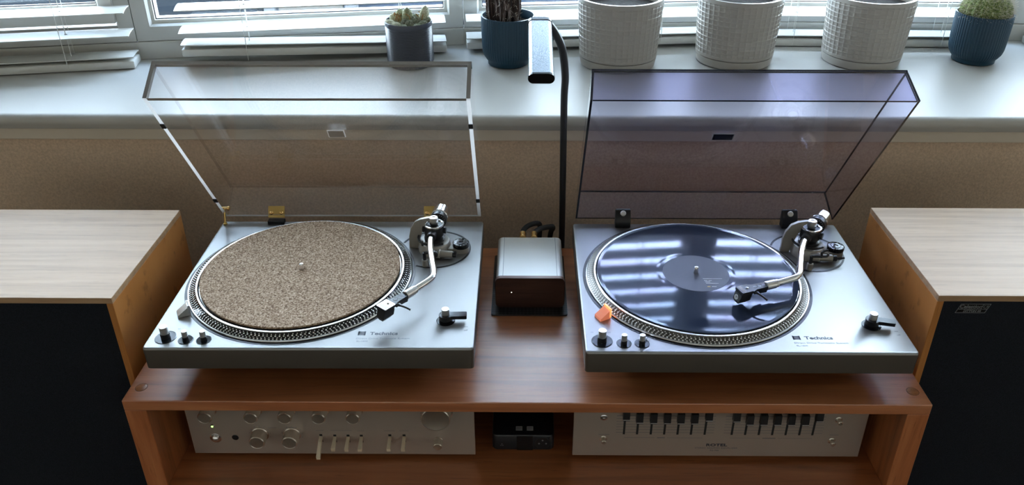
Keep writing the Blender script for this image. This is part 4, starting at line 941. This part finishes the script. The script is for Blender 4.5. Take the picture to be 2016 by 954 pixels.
for x, ln, zz, dn in ((-.3118, .030, -.1235, .0170), (-.2907, .021, -.1242, .0085), (-.2705, .021, -.1242, .0090), (-.2503, .021, -.1242, .0085), (-.2068, .021, -.1232, .0090), (-.1851, .021, -.1232, .0090)):
    bm = B(); box(bm, (x - .0022, YF - .0003, zz - .008), (x + .0022, YF + .001, zz + .0075)); sl_ = obj('switch_slot', rl(bm), M['black_matte'], root)
    bm = B(); loft(bm, [[(x - .0024, YF - .0005, zz + .004), (x + .0024, YF - .0005, zz + .004), (x + .0024, YF - .0005, zz - .001), (x - .0024, YF - .0005, zz - .001)], [(x - .0024, YF - .010, zz + .0015), (x + .0024, YF - .010, zz + .0015), (x + .0024, YF - .009, zz - .0045), (x - .0024, YF - .009, zz - .0045)], [(x - .0029, YF - ln + .001, zz - dn + .0060), (x + .0029, YF - ln + .001, zz - dn + .0060), (x + .0029, YF - ln + .002, zz - dn), (x - .0029, YF - ln + .002, zz - dn)]])
    bmesh.ops.recalc_face_normals(bm, faces=bm.faces); obj('lever', rl(bm), M['lever'], sl_)
bm = B()
def hline(bm, x0, x1, z, t=.0004, y=YF): box(bm, (x0, y - .00015, z - t / 2), (x1, y + .0001, z + t / 2))
for x0, x1, z in ((-.3905, -.3770, -.1035), (-.3640, -.3480, -.1035), (-.2960, -.2640, -.1085), (-.2560, -.2450, -.1088), (-.2150, -.1990, -.1085), (-.1920, -.1780, -.1085), (-.3180, -.3070, -.1085)): hline(bm, x0, x1, z)
for kx in (-.4040, -.3550):
    for k in range(9):
        a = math.radians(-20 + k * 27); px_, pz_ = kx + .0158 * math.cos(a), -.1165 + .0158 * math.sin(a); box(bm, (px_ - .0004, YF - .00015, pz_ - .0007), (px_ + .0004, YF + .0001, pz_ + .0007))
obj('panel_marks', rl(bm), M['ink_soft'], fpl)

# ------------------------------------------------------------------ graphic equaliser (right bay)
root = thing('graphic_equaliser', 'silver graphic equaliser with fourteen black sliders in the cabinet', 'equaliser', (.292, YF, ZSH + .0004))
def rl(bm): xform(bm, T((-.292, -YF, -ZSH - .0004))); return bm
bm = B(); box(bm, (.0718, YF, ZB), (.5110, YF + .004, -.0215), .0006); fpl = obj('faceplate', rl(bm), M['panel'], root)
bm = B(); box(bm, (.082, YF + .0041, ZB + .004), (.500, YF + .26, -.026), .001); obj('chassis', rl(bm), M['black'], root)
for x in (.115, .47):
    for y in (YF + .03, YF + .22): bm = B(); cyl(bm, .012, ZSH + .0004, ZB + .005, 16, x, y, .0008); obj('foot', rl(bm), M['black_matte'], root)
SX = [.1484, .1684, .1891, .2094, .2295, .2498, .2706, .3115, .3318, .3523, .3726, .3929, .4136, .4334]
SB = [-.0735, -.0790, -.0795, -.0797, -.0800, -.0800, -.0742, -.0758, -.0818, -.0818, -.0818, -.0818, -.0818, -.0745]
for x, zb_ in zip(SX, SB):
    bm = B(); box(bm, (x - .0016, YF - .0003, -.1128), (x + .0016, YF + .001, -.040)); so = obj('slider_slot', rl(bm), M['black_matte'], root)
    bm = B(); box(bm, (x - .0014, YF - .012, zb_ + .006), (x + .0014, YF - .0005, zb_ + .014))
    poly = [(YF - .0145, zb_ + .0005), (YF - .0128, zb_ + .0180), (YF - .0060, zb_ + .0190), (YF - .0060, zb_)]
    loft(bm, [[(x - .0050, y, z) for y, z in poly], [(x + .0050, y, z) for y, z in poly]]); bmesh.ops.recalc_face_normals(bm, faces=bm.faces); cap = obj('slider_knob', rl(bm), M['black'], so)
    bm = B(); box(bm, (x - .0048, YF - .01490, zb_ + .0018), (x + .0050, YF - .0140, zb_ + .0026)); obj('pointer_line', rl(bm), M['print'], cap)
bm = B()
for x0, x1 in ((.1360, .2840), (.2990, .4480)):
    for k in range(7): hline(bm, x0, x1, -.0760 - k * .0055, .00045 if k else .0008)
for x0, x1 in ((.149, .196), (.214, .268), (.310, .356), (.382, .434)): hline(bm, x0, x1, -.1195, .0004)
hline(bm, .199, .211, -.1195, .0012); hline(bm, .359, .379, -.1195, .0012)
for x0, x1, z in ((.1100, .1265, -.1133), (.4595, .4730, -.1120)): hline(bm, x0, x1, z, .0005)
obj('scale_lines', rl(bm), M['ink_soft'], fpl)
for s, size, x, z, sxx, mt, off in (('ROTEL', .0074, .2912, -.1362, 1.45, 'ink', .0002), ('STEREO GRAPHIC EQUALIZER', .0036, .2912, -.1412, 1.35, 'ink_soft', 0), ('RE-700', .0036, .2890, -.1462, 1.3, 'ink_soft', 0)):
    t = textbm(s, size, sxx, .0001, 'CENTER', off=off); xform(t, Rx(PI / 2)); xform(t, T((x, YF - .0001, z))); obj('lettering', rl(t), M[mt], fpl)
bm = B(); lathe(bm, [(.0052, 0), (.0056, .0010), (.0048, .0016), (.0020, .0016), (.0018, .0005)], 24); obj('screw', rl(onface(bm, .1167, -.0790)), M['chrome'], root, 40)
for x, z in ((.1180, -.1215), (.4676, -.0815), (.4646, -.1235)):
    bm = B(); lathe(bm, [(.0052, 0), (.0056, .0008), (.0046, .0014), (.0034, .0014), (.0038, .0085), (.0026, .0095)], 24); obj('push_button', rl(onface(bm, x, z)), M['knob'], root, 35)

# small black media box between amplifier and equaliser
root = thing('media_box', 'small black media box between amplifier and equaliser', 'media player', (-.004, .0720, ZSH + .0004))
bm = B()
loft(bm, [[(x, y, z) for x, y in inset_rr(-.0480, .0480, 0, .10, .008, i)] for z, i in ((.0045, .0015), (.0065, 0), (.0320, 0), (.0345, .0012), (.0355, .004))]); obj('case', bm, mat('media_black', (.010, .012, .016), .28), root, 35)
bm = B(); box(bm, (-.010, -.0006, .0050), (.0150, .0005, .0335), .0002); dp_ = obj('front_window', bm, M['black_gloss'], root)
bm = B(); cyl(bm, .0115, 0, .0010, 30, 0, 0, .0003); xform(bm, T((.0300, .0004, .0195)) @ Rx(PI / 2)); bt = obj('button_ring', bm, M['black'], root, 40)
bm = B()
for x, z in ((.0245, .019), (.0355, .019), (.030, .0255)): cyl(bm, .0013, 0, .0014, 12, x, z)
for x, z in ((-.0345, .0145), (-.0315, .0145), (-.0330, .0175)): cyl(bm, .0008, 0, .0008, 10, x, z)
xform(bm, Rx(PI / 2)); xform(bm, T((0, .0002, 0))); obj('button_marks', bm, M['badge_line'], root)
for x in (-.0115, .0055):
    bm = B(); box(bm, (x, .010, .0356), (x + .0100, .019, .0359)); st = obj('sticker', bm, mat('silver_sticker', (.42, .43, .45), .4), root)
    bm = B()
    for k in range(2): box(bm, (x + .0012, .0125 + k * .003, .0359), (x + .0088, .0131 + k * .003, .0360))
    obj('sticker_print', bm, M['ink'], st)
for x in (-.035, .035):
    for y in (.012, .085): bm = B(); cyl(bm, .006, .0, .0050, 14, x, y); obj('foot', bm, M['black_matte'], root)
